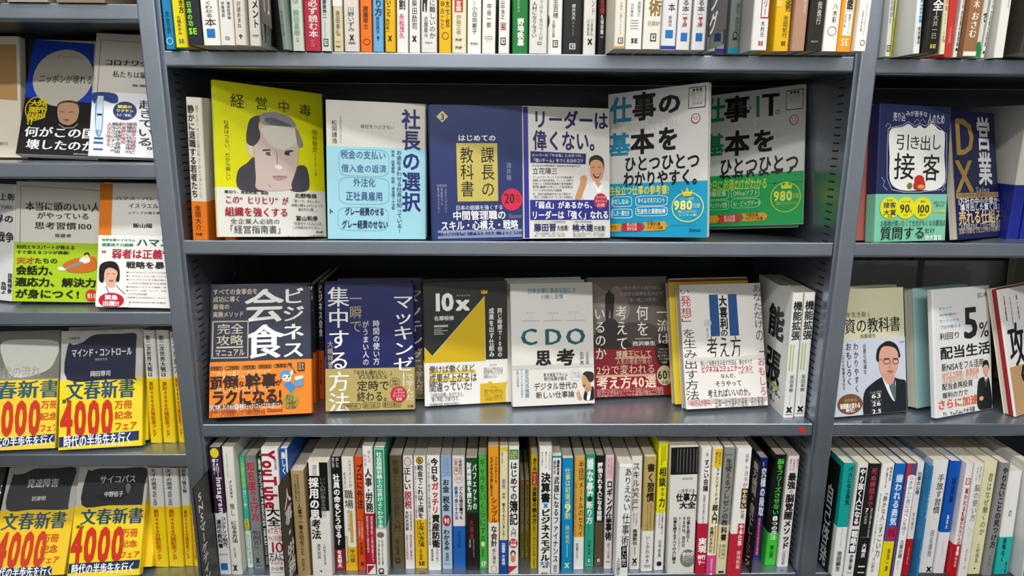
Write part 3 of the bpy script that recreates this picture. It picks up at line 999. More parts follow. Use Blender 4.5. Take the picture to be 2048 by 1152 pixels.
V 12 79.1 44 88 4a3a0a m 西村創一
X 30 89.6 68 93 2a2008
@t17|R|eae8e6|0|-|white spine with pink name lettering
V 22 66.5 76 72.5 222 b 割
V 24 75.3 66 90.9 d84a7a b 永松茂久
@t18|R|ebe9e6|0|-|white spine with black name and cross-shaped emblem
V 26 66.5 74 85.3 333 m 柴田励司
X 28 89.3 70 93.2 111
@t19|R|e2e0dc|0|-|white spine with a black figure and grey lettering
P 222 10,66.5 40,66.5 36,74.2 28,74.2 26,68.7 20,68.7 18,74 8,74
V 54 66.5 90 90.9 444 m に難しいのか
V 18 77 44 90.4 555 m 古屋星斗
H 22 93 70 94.5 777 m 日経BP
@t20|R|e2b41c|0|-|yellow spine with a round cup emblem
H 16 67.1 46 70.1 4a340a b 50
V 14 71.2 44 84.5 4a340a m のこと
V 56 66.2 86 83.4 4a340a m 木下悠
O 52 89 28 2.3 4 4a340a
@t21|R|e6dec0|0|-|cream spine with a red block above grey lettering
R 18 66.2 76 74 c03038
V 28 66.8 64 73.5 f2e6d0 b 言葉
V 30 75.6 64 88.4 a09a80 m 伊藤正孝
H 24 90.7 70 92.5 222 b PHP
H 24 95.5 70 97.5 222 b PHP
@t22|R|ebe9e3|0|-|white spine with thin grey name lettering below brackets
S 333 2 40,66.5 60,67.9 40,69.2
V 34 69.8 70 87.6 444 m 小日向素子
H 22 93 76 94.7 333 m 東洋経済
@t23|R|ece9e4|0|-|white spine with three small latin letters
V 34 68.2 66 83.7 333 m 中谷一郎
H 20 88.8 78 91 333 m CCC
H 26 91.8 70 92.9 555 m メディア
@t24|R|ebe8e2|0|-|white spine with a pink square emblem over a black one
V 16 66 52 78.2 444 m 山中浩之
R 18 80.4 66 85.1 b03048
Q 22 80.9 62 84.6 e6b8be
Q 18 89.9 66 94.6 111
@t25|R|167a34|0|-|strong green spine near the middle of the top shelf
V 32 65.3 46 73.1 e0f0dc m ビジネス
V 34 77 72 94.5 f0f6ec k 野地秩嘉
@t26|R|dfdfda|0|-|white spine with a column of slanted black lettering
V 14 67 40 89.8 333 s 人材になりなさい
V 54 65.9 74 91.5 8a8a86 m ではなく自分で人材
Q 46 92.4 68 94.4 111
@t27|R|eceae4|0|-|white spine with a black wedge at its left edge
V 34 65 70 76.7 444 m 五百様
C 111 0,74.5 12,78.4 0,82.9
V 30 77.8 50 89.1 777 m 主要企業
Q 36 90.8 72 95.4 111
@t28|R|1e1f22|0|-|wide black spine with thin white name
V 44 67.8 64 77.9 ddd m 櫻井克夫
V 48 78.4 60 88 aaa m メソッド
Q 36 92.9 68 96.7 e6e6e6
@t29|R|eae9e2|0|-|white spine with a cross-shaped emblem right of the wide black one
V 60 64.8 84 74.2 333 m ンド
V 56 76.5 76 87.8 777 m 小倉基弘
V 26 76.5 48 87.8 777 m 山本恵亮
X 34 89.7 72 93.4 111
@t30|R|1c1618|0|-|narrow black spine with red lettering at the top
V 30 64.8 84 73.7 c02830 b 危機
V 34 74.3 76 90.1 f0f0f0 b 久保田精一
@t31|R|e4ded0|0|-|white spine with an amber foot
V 46 72.1 64 77.2 666 m ための
V 46 78.3 62 91.3 777 m 小売ファイナンス
Q 34 93.4 82 96.9 333
R 0 98.5 100 99.9 d89a3a
@t32|R|eceae6|0|-|white spine with short printed lines above a small latin mark
V 24 72.7 42 80.5 777 m 中村真史
V 66 71.6 84 80.5 777 m 原野洋介
R 26 82.6 76 83 999
R 26 84.1 76 84.5 999
R 26 85.7 76 86.1 999
R 26 87.3 76 87.7 999
H 34 93.4 74 96.2 111 k SE
@t33|R|eae6dc|0|-|white spine with a golden bold character
V 28 70.7 94 80 8a6a24 b 術
H 20 83.1 92 86 9a9484 m 日経BP
Q 40 90.6 74 95.3 111
@t34|R|e8e9ec|0|-|white spine with a deep blue foot
V 38 71.9 82 76.7 222 m 本
V 44 79.3 66 86.1 555 m 新版中
R 28 87.9 78 92.8 1f78c4
R 0 97.5 100 100 1c4496
@t35|R|eceaea|0|-|white spine with a red bracketed number, left of the pair
V 24 69.9 76 77 222 m る本
V 34 78.3 68 87.2 b02a3a b [第5版]
R 26 89.6 76 94.7 1f78c4
@t36|R|f2f0f0|0|-|white spine with a red bracketed number, right of the pair
V 24 69.9 76 77 222 m る本
V 34 78.3 68 87.2 b02a3a b [第3版]
R 22 89.8 72 94.7 1f78c4
@t37|R|aeb0b4|0|-|grey-white spine behind the smoky divider with a dark blue emblem
V 34 72.9 90 76.3 333 m 本
V 34 77.6 84 86.1 8a3440 b 第1版
R 10 89.3 84 94.7 1f5c90
@t37b|R|a0a2a8|0|-|grey spine inside the smoky divider with a dark blue foot
V 34 70.2 80 73.4 333 m 本
R 34 74.7 94 83.9 8a3440
R 20 86.9 80 91.2 1f4c80
R 0 96.5 100 100.1 2a2c86
@t38|R|848c88|0|-|grey spine with omega-like emblem and turquoise foot
V 52 68.5 84 85.4 5a625e b 宮下雄治
W 36 86 84 91.3 161a18
R 0 96.2 100 100 1898c0
@t39|R|ece9e6|0|-|white spine with crimson frame and a red blot on its left side
R 46 67.8 96 80.8 b02840
R 51 67.8 91 80.1 ece9e6
V 58 69.9 84 79.2 222 b リー
V 52 82.4 74 92.1 444 m 木村元
H 44 94.4 74 97 b02840 k SE
@t40|R|e8b914|0|-|golden yellow spine with black title, right part of the top shelf
R 0 69 35 73.1 e8c860
V 60 69 94 75.9 5a4608 b 術
V 52 78.4 80 91.7 4a3808 m 池田紀行
H 48 93.9 76 96.5 2a2006 k SE
@t41|R|b48c74|0|-|light brown spine without bold title
V 60 69.3 80 77.2 e0ccc0 m 管理者
@t42|R|26231f|0|-|charcoal black spine with thin spaced lettering
V 46 70.4 74 84 d6d2ca m 我進行
H 24 93.8 72 94.8 bbb m 講談社
@t43|R|eeede8|0|-|white spine with a round cup emblem
V 46 71.2 76 82.7 444 m 八木彩
O 54 87.8 30 2.8 3 333
@t44|R|f0a020|0|-|orange and white spine with a blue number
R 26 66.5 84 90.3 f2efe6
V 36 68.6 78 74.4 222 k 鑑
R 34 75.1 76 75.4 222
V 24 77 48 85.5 2a6ab0 b 256
V 56 77 72 89.2 444 m 厳選キーワード
H 24 91.9 76 96.4 f6e6c0 k SE
@t45|R|f0eeea|0|-|white spine leaning at the right end of the top shelf
V 54 71.2 66 90.1 777 m プロジェクトマネジメント
V 26 75.4 40 88 888 m 必読の教科書
O 60 94.9 20 1.7 4 222
@r01|L|dfe2dc|0|-|narrow white spine with a boxed black emblem, first of the right bay
V 20 64.4 52 79.1 888 m 高橋和宏
V 60 64.4 92 75 5a8a78 m 仕事術
Q 14 92.8 84 96.7 111
@r02|L|dfe012|0|-|very thin acid yellow spine
R 0 64.2 100 75.4 e2e2c0
V 26 81.9 72 97.5 5a5a10 m 出来る人の言葉
@r03|R|e9eae6|0|-|white book with blue slanted lettering whose broad white cover shows
V 40 67.5 92 81.1 1f86c8 k アイデア大全
V 44 83.6 80 94 333 b 松村雄太
R 22 83.6 26 94.3 8ab0d8
@r04|R|1d1d1a|0|-|black spine with a huge white character
V 26 68 92 74.5 f6f6f4 b 全
R 52 74.8 56 79.3 ddd
V 36 77 70 91.2 9a9a88 b 大井一巳
H 34 94.7 76 97 d8c862 k SE
@r05|R|e9e6c0|0|-|slim cream spine with faded pink lettering
V 30 66.9 80 73.7 d88a80 b 学事
V 34 74.3 66 91 8a9a78 m セミナー小説
H 24 91 80 92.7 777 m 文藝
@r06|R|cf3a30|0|-|bright red slim spine
V 30 80.4 60 91.2 e6a09a m 企画
@r07|R|ecebe8|0|-|narrow white spine left of the brown one
V 34 63.9 74 69.2 777 m 科書
V 36 70.4 70 93 555 b 吉田豊木真理論
R 30 94.2 76 96 222
@r08|R|9a6e48|0|-|brown spine with white brushed hiragana
V 26 64.6 70 69.8 f2e6da S 木
V 24 72.2 76 88.1 f6efe6 S おさむ
R 0 96.8 100 99.9 efece6
@r09|R|dde0d8|0|-|white slim spine with a ragged green foot
V 30 70.9 96 77.5 1c1c1c b で
P 1f8a40 0,90.1 60,89.5 100,94.4 100,101.7 0,101.7
@r10|R|e6e6e2|0|-|narrow white spine with small dense title between green foot and plain white
V 34 63.3 74 68.6 777 m 科書
V 36 69.8 70 92.6 555 b 吉田豊木真理論
R 30 95.6 76 97.4 222
@r11|R|e9e7e2|0|-|plain wide white spine near the dark brown slanted book
V 60 63.5 78 68.2 aaa m 田中実
@a1|R|d9d4c6|31.1|e2761e|cream spine with orange lower band, left of its twin
V 10 5.1 48 66.4 2c2620 b 静かに退職する若者たち
V 58 5.1 76 66.4 9a9484 m 部下との1on1の前に知っておいてほしいこと
V 26 71.4 62 88.8 5a2a10 m 金間大介
H 24 90.6 66 92.7 3a1c0c b PHP
@a2|R|d9d4c6|28.8|e2761e|cream spine with orange lower band, tucked behind the yellow portrait book
V 10 4.5 48 68.6 2c2620 b 静かに退職する若者たち
V 58 4.9 76 68.6 9a9484 m 部下との1on1の前に知っておいてほしいこと
V 26 73.8 62 91.8 5a2a10 m 金間大介
H 24 93.7 66 95.9 3a1c0c b PHP
@N|R|e8e8e4|0|-|white book with bold black spine title and its front cover showing
V 16 6.6 90 36.8 1c1c1c b 機能拡張
R 14 40.2 28 61.4 b4c890
R 40 40.2 52 62 b4c890
V 34 64.9 70 78.9 333 m 坂田幸樹
R 48 80.7 52 89.5 aaa
X 20 91.3 78 95.7 111
R 14 96.9 84 97.6 888
@O|R|e8e8e4|0|-|white spine with bold black title beside the right steel upright
V 16 6.4 90 36.8 1c1c1c b 機能拡張
R 14 39.6 28 61 b4c890
R 40 39.6 52 61.6 b4c890
V 34 65.1 70 79.1 333 m 坂田幸樹
R 48 80.3 52 89.8 aaa
X 20 91.4 78 95.8 111
R 14 96.9 84 97.6 888
@H2|R|20242c|43.4|d9651c|dark orange-footed spine directly behind the navy and orange book
V 20 1.1 80 45.1 f2f2f2 b ビジネス会食
V 30 64.5 60 86.8 2a1408 m 完全攻略
@H3|R|20242c|42.4|c95e1c|dark orange-footed spine, rear of the pair behind the navy and orange book
V 20 2.3 80 45.3 cfcfcf b ビジネス会食
V 30 64.9 60 87.4 2a1408 m 完全攻略
@l1|R|e0dfd8|58.5|efd212|white and yellow spine, first right of the navy-titled wrapped book
V 22 4.7 60 40.4 2a2a2a S 第二次世界大戦は
V 26 44.7 62 93.9 c04a1c b 累計4000万冊記念フェア
@l2|R|dfded8|58.3|efd212|white and yellow spine, second right of the navy-titled wrapped book
V 22 4.7 60 40.6 2a2a2a S 第二次世界大戦は
V 26 44.9 62 94.2 c04a1c b 累計4000万冊記念フェア
@l3|R|dfdfda|61.3|f0cc14|narrow white and yellow spine against the left steel upright, third shelf
V 30 1.1 80 36.5 333 S ラストオブ
V 30 40.8 76 93.2 c04a1c b 累計4000万冊記念フェア
@l4|R|e2e2de|61.7|f0cf12|white and yellow spine, first right of the charcoal-titled wrapped book
V 22 1.1 58 22 2a2a2a S 天才の思考
V 26 23.1 52 37.2 444 m 高畑勲と宮崎駿
V 24 41.1 60 93 c04a1c b 累計4000万冊記念フェア
@l5|R|e2e2de|61.6|f0cf12|white and yellow spine, second right of the charcoal-titled wrapped book
V 22 1.1 58 22 2a2a2a S 天才の思考
V 26 23.1 52 37.3 444 m 高畑勲と宮崎駿
V 24 41.1 60 93.2 c04a1c b 累計4000万冊記念フェア
@l6|R|e2e2de|62.4|f0cf12|white and yellow spine, third right of the charcoal-titled wrapped book
V 22 0.5 70 25 2a2a2a S 超能力微生物
V 24 42.1 64 92.9 c04a1c b 累計4000万冊記念フェア
@l7|R|e2e2de|63.6|f0cf12|narrow white and yellow spine against the left steel upright, lowest shelf
V 24 47.4 64 92.5 d8702a b 累計4000万冊
@s1|R|d6d2c8|41.4|1c2a8c|white spine with deep blue foot, right of the gold-capitals book
@s2|R|d6d2c8|41.5|1c2a8c|white spine with deep blue foot cut by the photo edge
@q16|R|e6e6e4|0|-|white spine at the right photo edge of the lowest row
V 50 49 70 65.7 777 m 心理学者が
R 10 85 90 97.7 1f58a8
@r12|R|3a332e|0|-|dark brown leaning volume at the upper right photo corner
R 55 66.8 97 70.4 5a2a2e
@B|R|e6e60c|32|e9e7e0|large yellow book with a painted portrait of a man in a dark jacket
H 14.4 7.4 25.9 16.3 2a2a14 0 経
H 35.6 7.5 46.8 15.8 2a2a14 0 営
H 56.3 8.2 67 15.9 2a2a14 0 中
H 75.7 8.9 87.7 16.8 2a2a14 0 毒
V 8.2 24.8 12.4 63.3 4a4a20 0 社長はつらい、だから楽しい
V 88.1 25.4 93.2 40.9 4a4a20 0 徳谷智史
V 89.5 41.6 91.7 57.4 6a6a20 0 エッグフォワード代表
C 4a4652 18.3,57.4 26.7,51.5 34.7,47.6 46.9,59.5 49.7,68.3 20,69.2
C 4a4652 64.7,67.9 66.8,57.5 73.9,51.1 82,52.6 82.6,67.3
C d9c4bd 33.2,39 30.6,34.5 38.9,25.8 56.8,23.3 72.6,24.5 74.4,40.2 72.1,52.4 66.5,63.6 64.7,67.9 36,68.7 34.1,60
C e4ddd0 40.4,28 55.9,25.1 71.7,25.8 72.1,35.5 59.3,41 47.9,38.1 43.3,33.7
C dcd2c8 27.2,38.5 31.2,39.1 32.9,43.7 31.6,47.2 28.2,45.1
C 4c4a50 27.2,38.2 27.8,30 31.3,22.3 40,19.8 38.1,26.4 39.4,31.6 38.4,35.7 33.1,39.9
C 9c9ca4 39.2,20.5 44.1,17.5 53.9,16.4 65.3,17.9 71.9,22.2 71.7,25.2 61.7,25.3 51.8,25.4 42.1,25.2
C 6c6c74 43.9,21.3 52,20.4 63.4,22.8 68.4,24.8 53.4,25.3 45.4,24.1
C 8c8c90 71.7,25.8 75,28 78.9,36.3 74.9,38.6 73,34.2
C 3a3a40 41.3,42 47.8,41.4 47.7,42.1 41.7,42.9
C 3a3a40 61.7,41.8 67.6,40.8 69.3,41.7 62.5,42.5
E 46.4 44.4 2.9 1.2 5a5a60
E 64.1 43.4 3.4 1.2 4a4a50
E 48.6 44.3 1 0.6 f0f0ee
E 66.7 43.3 1 0.6 f0f0ee
E 62.6 43.5 1.2 0.8 1e1e24
S 554c50 0.4 52.6,42 54.1,44.9 53.8,52
C f2ece4 51.7,52.1 55.5,51.4 58.7,53.3 55.3,54.7 52.1,53.6
C c09a9a 49.3,59.4 55.9,58.7 62.1,58.9 61.7,60.1 55,61.9 50.5,61.1
S 3a3034 0.4 49.3,59.4 55.9,59.1 62.2,58.8
S 4a3a40 0.3 45,64.9 47.4,66.6
H 6.3 69.8 44.5 71.6 222 b 裏切り、資金枯渇、孤独
H 6.4 73.2 62.8 78.4 a81c34 S この“ヒリヒリ”が
H 6 80.6 62.2 86.5 a81c34 S 組織を強くする
H 10.1 88 54.1 91.5 2a2a2a 0 全企業人必読の
H 5.4 92.4 58.8 97.8 2a2a2a 0 「経営指南書」
H 69.1 70.2 90.3 73.2 222 b 北野唯我
H 66.5 74.3 95.2 76.4 333 m 「超リアル、おもしろい。
H 65.5 77.4 96.2 79.2 333 m 実戦の積み上げによって
H 71.9 80 92.1 82.2 333 m 描かれた1冊。」
H 69.4 85.6 90.7 88.9 222 b 冨山和彦
H 65.8 89.7 96.7 92 333 m 「社長をやった人にしか、
H 65.9 92.6 96.6 94.6 333 m この快感はわからない。」
H 88.7 96 95.9 97.6 222 b PHP
H 3.3 99.8 54.9 102 b03040 b 第4回 JAPAN PODCAST AWARDS
H 56.6 99.1 96.3 102.2 a81c34 b ベストナレッジ賞受賞
@C|R|d8d4cc|67.5|9fd4e2|pale grey book with a light blue lower wrap and navy vertical title
V 75.9 4.7 93.4 79 1a2a70 b 社長の選択
H 33.6 16.5 67.6 19.3 444 m 会社をつぶさない
V 5.4 14.1 10.4 30.8 333 m 松岡靖浩
V 13.1 9.7 15 30.7 777 0 1年で潰れる会社がなぜ多いか
V 69.7 34.2 74.9 95.7 1a3a6a m お金をまわせる社長は知っている!
V 64.5 34.3 67.7 78.1 1a3a6a m 税金・経営戦略・財務・資金繰りの決断
O 36.9 44 25.3 9.8 0.4 7ab8cc
O 36.6 64.4 25.4 9.9 0.4 7ab8cc
O 35.5 85 25.5 8.7 0.4 7ab8cc
H 13.6 35.4 58.4 41.4 3f5f9a m 税金の支払い
H 14.1 45.5 59.1 51.1 3f5f9a m 借入金の返済
H 25.7 55.4 47.8 61.5 2f4f90 m 外注化
H 18.1 65.2 55.1 71.7 2f4f90 m 正社員雇用
H 17.2 77 56.5 82.6 1a2a60 b グレー経費のせる
H 14 86.2 60.2 92.2 1a2a60 b グレー経費のせない
H 0.6 77.7 5.8 81.9 1a2a60 b ト
@D|L|26356a|0|-|deep blue book with a gold title panel and a red round badge
P d8c890 14.5,4.4 20.6,8.5 14.1,12.8 8.1,8.6
H 12.5 6.5 16.4 10.9 26356a b 3
H 30.3 21.7 71.2 26.2 f0f0ee b はじめての
R 28.5 27.7 72.9 70.5 c8b860
V 55 30.6 68.9 67.2 1c1c1c m 課長の
V 32.7 30.6 46.2 67 1c1c1c m 教科書
V 82.6 42 87.7 55.2 8a90b0 m 酒井穣
E 88 69.5 11.6 8.2 d82a4a
H 79.6 64.5 90.9 72.3 4a1a2a S 20
H 91 66.2 96.7 71.8 8a2038 m 万部
H 26 73.4 77.9 77 dfe2ee m 日本の組織を強くする
H 22.6 77.7 80.7 84.4 f0f0f4 b 中間管理職の
H 84.1 80 98.9 83.6 8a90b0 m Discover
H 9.6 85 94.1 91.9 f0f0f4 b スキル・心構え・戦略
R 6.2 91.7 98.7 93.5 8a92b8
H 7.4 92.4 97.8 97.1 a0a8c8 m 「世界初の入門書」と大反響の名著、大幅増補改訂
R 6 95.9 98.6 97.8 8a92b8
V 14.6 60.2 17 78.7 9aa0c0 m 人気を上げるない
V 10.3 60.2 12.9 73.2 9aa0c0 m 高給取りも
V 6.7 60.2 9.1 78.6 9aa0c0 m 悪が燃えるために
H 6.3 57.6 17 59.8 c0c4d8 m ◇◇◇◇
@E|L|dedbd6|0|-|white book with navy edge and a smiling man raising his fist
R -0.2 0.6 6.4 100.8 2b2f96
H 11.3 3.1 97.8 16.6 1d1b5c b リーダーは
H 11.4 18.6 91.6 33.2 1d1b5c b 偉くない。
P 22266a 8.8,33.8 72.5,35.1 71.9,43.2 8.6,42.5
H 9.9 35.6 70.2 37.9 f2f2f6 m メンバーの「やる気」に火をつけ、
H 9.8 39.1 68.9 42.1 f2f2f6 m 「強いチーム」をつくる25のコツ
H 10.5 46.4 38.9 51.2 222 m 立花陽三
H 10.5 44.1 65.5 45.3 555 m PROSPER代表取締役、塩釜港代表取締役社長
H 10.7 52.5 57.6 54.2 555 m ゴールドマンサックスなど外資金融で
H 10.7 54.9 57.6 56.7 555 m 実績を上げ楽天野球団、ヴィッセル神戸の
H 10.6 57.4 56.7 59.2 555 m 社長として経営改革最速で黒字優勝を
H 10.6 59.8 56.7 61.7 555 m 実現(優勝)の共にして地球再生
H 10.5 62.3 43.8 64.2 555 m ファンド(PROSPER)の創設者
H 10.5 65.2 54 67.1 555 m 今、注目の経営者がはじめて明かす
H 10.4 67.7 57.4 69.4 555 m 「弱さ」を武器にする「リーダーの思考法」
C e8e8ec 69.4,70.3 71.3,61.2 78.3,56.6 88.7,55.4 99.2,57.6 99.7,70.8
C d09868 65.4,53.3 69.7,51.5 73.1,53.2 72.2,57.8 69.5,63.5 65.1,69.7 59.1,69.7 62.7,62.3 65.3,57.8
C d8a078 76.7,44.1 78.5,40.1 85.4,38.4 91.5,40.6 93.3,46.2 91.3,53.1 86.1,57.1 80.9,55.4 77.5,50.9
C 2a2422 75.8,44.1 76.8,38.4 84.6,35.9 92.4,38.9 93.3,47.4 90.9,41.7 84.5,39.5 78.5,40.9
C a06a48 78.4,45.5 81.9,44.7 81.9,45.4 78.7,46.1
C a06a48 86.2,45.2 89.7,44.7 89.9,45.4 86.4,46
C 7a2a24 80.1,50.3 84.4,51.4 89.1,49.9 87,53.4 82.6,53.6
C f4f0ea 80.9,50.7 84.4,51.8 88.4,50.4 85.3,52.6
P ffffff 79.1,56.6 86,61.7 93,57.7 87.7,66.8
P d8a078 82.6,56.6 86.4,60.9 90.4,57.2
R 7.5 70.6 99.6 85.8 2b2f86
H 9.2 72 83.2 77.3 fff b 「弱点」があるから、
H 9 79.1 98 85.4 fff b リーダーは「強く」なれる
E 88.9 71.4 7.9 6 c02444
H 83.3 67.4 94.8 69.7 f6dada m すべての
H 82.3 70.3 96.6 72.8 f6dada m マネジャー
H 84.3 73.2 94.1 76 f6dada m 必読!
H 11.4 88.8 36.5 94.6 1f1f5c b 藤田晋
H 37.5 90.1 51 94.4 222 m 氏推薦!
H 55.4 89.4 79.5 94.9 1f1f5c b 楠木建
H 80.4 90.6 94.4 95 222 m 氏推薦!
H 11.7 86.6 47.7 88.2 777 m サイバーエージェント代表取締役社長
H 56.3 86.8 77.9 88.3 777 m 一橋大学特任教授
H 12.1 95.3 46.7 97.1 777 m 「思いを全部背負う」勝てるチームは
H 12 97.1 47.5 98.9 777 m 勝つ。いかに、伝わるか、魅せるか
H 56.2 95.5 93.5 97.4 777 m 強くなければならない。愛される人だ
H 56.1 97.3 93.5 99.2 777 m 読めば読むほど、リーダーの仕事が
@F|L|dcdad6|37.4|1c9ec8|large white book with rounded blue and black title and a blue lower wrap
H 3 3.5 24.2 20.5 2a86a8 k 仕
H 26 2.2 48.9 20.1 171717 k 事
H 51.7 4.2 73.7 17.7 171717 k の
H 7.4 21 72.7 27 c4c2be m ひとつひとつ しごと の きほん
H 1.3 28 22.7 43.3 2a86a8 k 基
H 24.2 26.7 47.6 42.8 171717 k 本
H 51.7 26.3 71.5 41.9 171717 k を
H 17.9 44.1 92.4 54.7 171717 b ひとつひとつ
H 17.2 54.7 96.9 65.2 171717 b わかりやすく。
P 171717 82,2.2 97.6,2.3 97.2,15.5 81.7,15.5
P e0ded6 82.5,2.8 97,2.7 96.6,15 82.2,15.1
H 85.1 2.8 94.3 5.2 444 m ●●●
H 83.7 5 95.6 7.5 999 m 新卒の社員が
H 84.3 7.2 95.3 9.6 999 m 直面しながら
H 84.4 9.3 95.3 11.7 999 m ひとつずつ
H 85.3 11.7 94.5 13.8 999 m 参考書
E 88.6 22.2 4.2 3.1 f2d0cc
O 88.6 22.2 4.2 3.2 0.6 222
E 86.9 21.6 0.6 0.4 222
E 89.9 21.4 0.6 0.4 222
S a03040 0.4 86.9,22.7 88.9,23 90.5,22.6
H 2.6 64.7 63.8 70.9 e6e66a b 生役立つ仕事の参考書!
O 46.4 75.1 16.4 3.6 0.6 dff4fa
O 46.5 82.3 16.4 3.3 0.6 dff4fa
O 15.6 75.3 10.9 3.7 0.6 dff4fa
O 15.6 83.6 11.6 3.4 0.7 dff4fa
H 32.4 72.9 60.1 76.8 f2fafc b タイムマネジメント
H 31.8 80.5 60.8 84.1 f2fafc b 生産性と業務効率
H 4.1 73.3 22.9 77.2 f2fafc b 身だしなみ
H 4.1 81.6 23.7 85.3 f2fafc b 話し方・聞き方
P e6c428 76.3,68.2 79.2,70.2 81.3,66.3 83.5,70.3 86.6,68.1 85.6,72.4 77.8,72.7
O 82 79.8 15.4 10.1 1 e8e67a
H 74.9 73.5 87.9 75.1 dcecd0 m シリーズ累計
H 69 75.1 86.6 81.4 eef08a k 980
H 86.8 77.4 93.7 80.5 e8e8b0 m 万部
H 72.8 82 90.9 83.7 dcecd0 m 突破したわかりやすい
H 73.6 84.2 91 85.9 dcecd0 m ビジネス書!
P c82a38 16.5,90.3 35.7,90.1 38.8,93 35.7,96 16.5,96.3
P d8a02c 38,89.8 60.3,89.1 62.9,92 60.4,95.1 38.1,96 40.4,93
P d8a02c 2.9,90.9 15.6,90.7 14.8,96.3 2.9,96.5
H 21.3 90.3 31.7 92.8 f6e6e0 m 新入社員
H 21.3 93.2 31.8 95.6 f6e6e0 m 若手社員
H 42.2 89.6 55.8 92.2 5a3a10 b 中堅社員
H 42.3 92.4 58.2 94.7 5a3a10 b ベテラン社員
H 3.6 91.9 10.2 94.7 5a3a10 m 学生
H 83.7 93.8 94.6 96 1a3a5a b Gakken
H 66.3 91.4 91.1 92.4 2a6a90 m 仕事の基本がこの一冊でわかる
@G|L|d6d4d0|37.9|12a050|large white book with green and black title and a green lower wrap
H 3.3 3 22 21.4 1e8a54 k 仕
H 21.8 3.5 46.3 22.1 1a1a1a k 事
H 46.6 10.3 51.8 15.2 222 m ×
P 1e8a54 53.8,4.7 56.7,4.8 57.3,20.2 54.4,20.3
P 1a1a1a 59.3,3.9 75.8,4.3 75.9,6.7 59.4,6.3
P 1a1a1a 65.8,5.8 70.1,6 70.3,20.5 66,20.4
H 71.6 15.8 77.2 20.4 222 m の
H 13.6 23 72.1 29.7 c4c2be m ひとつひとつ しごと の きほん
H 4.4 30.5 21.9 46.9 1e8a54 k 基
H 23.4 29.8 47.2 47.7 171717 k 本
H 51 30.2 72 46.9 171717 k を
H 18.9 49.4 95 61.9 171717 b ひとつひとつ
H 18.8 59.2 93.2 71.1 171717 b わかりやすく
P 171717 82.3,3.5 97.9,3.3 97.8,17.7 82.2,17.7
P e0ded6 82.8,4.1 97.3,3.8 97.2,17.1 82.7,17.2
H 85.4 4.1 94.6 6.5 444 m ●●●
H 84 6.2 96 9 999 m 新卒の社員が
H 84.7 8.7 95.6 11.4 999 m 直面しながら
H 84.8 11.1 95.7 13.8 999 m ひとつずつ
E 90 25 4.2 3.5 f2d0cc
O 90 25 4.2 3.6 0.6 222
E 88.3 24.1 0.6 0.4 222
E 91.3 23.9 0.6 0.4 222
S a03040 0.4 88.3,25.7 90.3,25.9 91.9,25.3
P 12a050 4.2,65.5 101.5,63.1 101.7,69.9 4.4,69.5
H 6.6 65.6 66.4 73.8 b8d848 b 今日に必須のITがわかる
O 45.3 76.1 14 3.6 0.6 a8dca8
O 18 76.5 11.5 3.7 0.6 a8dca8
O 45.6 83.7 14 3.6 0.6 a8dca8
O 18.3 84.3 11.5 3.7 0.6 a8dca8
H 33.6 73.9 57.9 78.2 d8f0c8 m Officeソフト
H 6.9 73.7 26.5 77.9 d8f0c8 m 情報収集
H 33.9 81.8 61.1 86.1 d8f0c8 m AI・ビッグデータ
H 7.7 82.4 27.6 86.5 d8f0c8 m セキュリティ対策
O 84 80.6 14.2 11 1 b8d83a
H 73 75.8 90.1 83 dfe85a k 980
H 90.4 78.1 96.3 81.8 c8d860 m 万部
P d8e040 79.2,70.2 82.1,72.5 84.8,69.1 87.7,72.5 90.1,70.2 89.4,74.6 80.2,74.6
H 75.4 83.9 95.1 86.5 a8d878 m 突破したわかりやすい
P c8402c 19.3,91.7 39.9,91.4 43,94.3 40.1,97.4 19.6,97.8
P d8a02c 42.1,91.2 64.9,91 67.9,93.8 65.1,96.9 42.3,97.3 44.9,94.4
P d8a02c 5.3,92.2 17.8,92 20.7,94.9 18,97.7 5.5,97.8
H 25.2 92.2 36.2 94.7 f6e6e0 m 新入社員
H 25.3 94.8 36.3 97.3 f6e6e0 m 若手社員
H 46.6 91.3 58.5 93.8 5a3a10 b 中堅社員
H 46.1 94 63.2 96.6 5a3a10 b ベテラン社員
@H|R|262c44|41.2|ee8420|dark navy book with orange band showing a cartoon figure with raised hammer
H 1.9 3.7 46 8.2 c8bca4 b すべての食事会を
H 2 9.4 29 13.8 c8bca4 b 成功に導く
H 2.1 15.2 18.2 19.3 c8bca4 b 最強の
H 2.2 21 32.3 25.2 c8bca4 b 実務メソッド
V 34.6 4.2 70.8 57 f4f2ee S 会食
V 71.5 3.6 92.2 57.5 f4f2ee S ビジネス
P b8a888 1.9,27.9 37.3,28.2 37.2,56.6 1.3,56.2
P 262c44 3.1,28.8 36.2,29.1 36.1,55.7 2.7,55.3
H 6.5 30.5 31.8 38.1 c8bca4 m 完全
H 5.9 39.1 31.5 46.7 c8bca4 m 攻略
R 6 47.4 32.1 48.6 c8bca4
H 4.7 49.3 33.3 54.9 e0d8c8 m マニュアル
O 5.6 63.5 6.9 1.5 0.6 6a5a20
O 21.5 63.5 7.2 1.5 0.6 6a5a20
O 37.8 63.5 7 1.5 0.6 6a5a20
O 53.6 63.3 6.8 1.5 0.6 6a5a20
O 69.3 63.1 7.1 1.5 0.6 6a5a20
H 0.3 62.2 11.1 64.7 4a2a10 b 会場選び
H 15.9 62.2 27.8 64.7 4a2a10 b 二次会設定
H 32.2 62.3 43.2 64.7 4a2a10 b 予約対策
H 48.2 62.3 59 64.5 4a2a10 b 接待基本
H 64.4 61.9 74.6 64.3 4a2a10 b 懇親会
H 1.5 65.5 64.4 71.9 f8d898 m この本の通りにやるだけで、
H -2.6 69.4 27.2 79.3 30120c k 面倒
H 27.9 73.5 33.2 78.1 30120c b な
H 34.1 68.9 64.4 79.5 30120c k 幹事
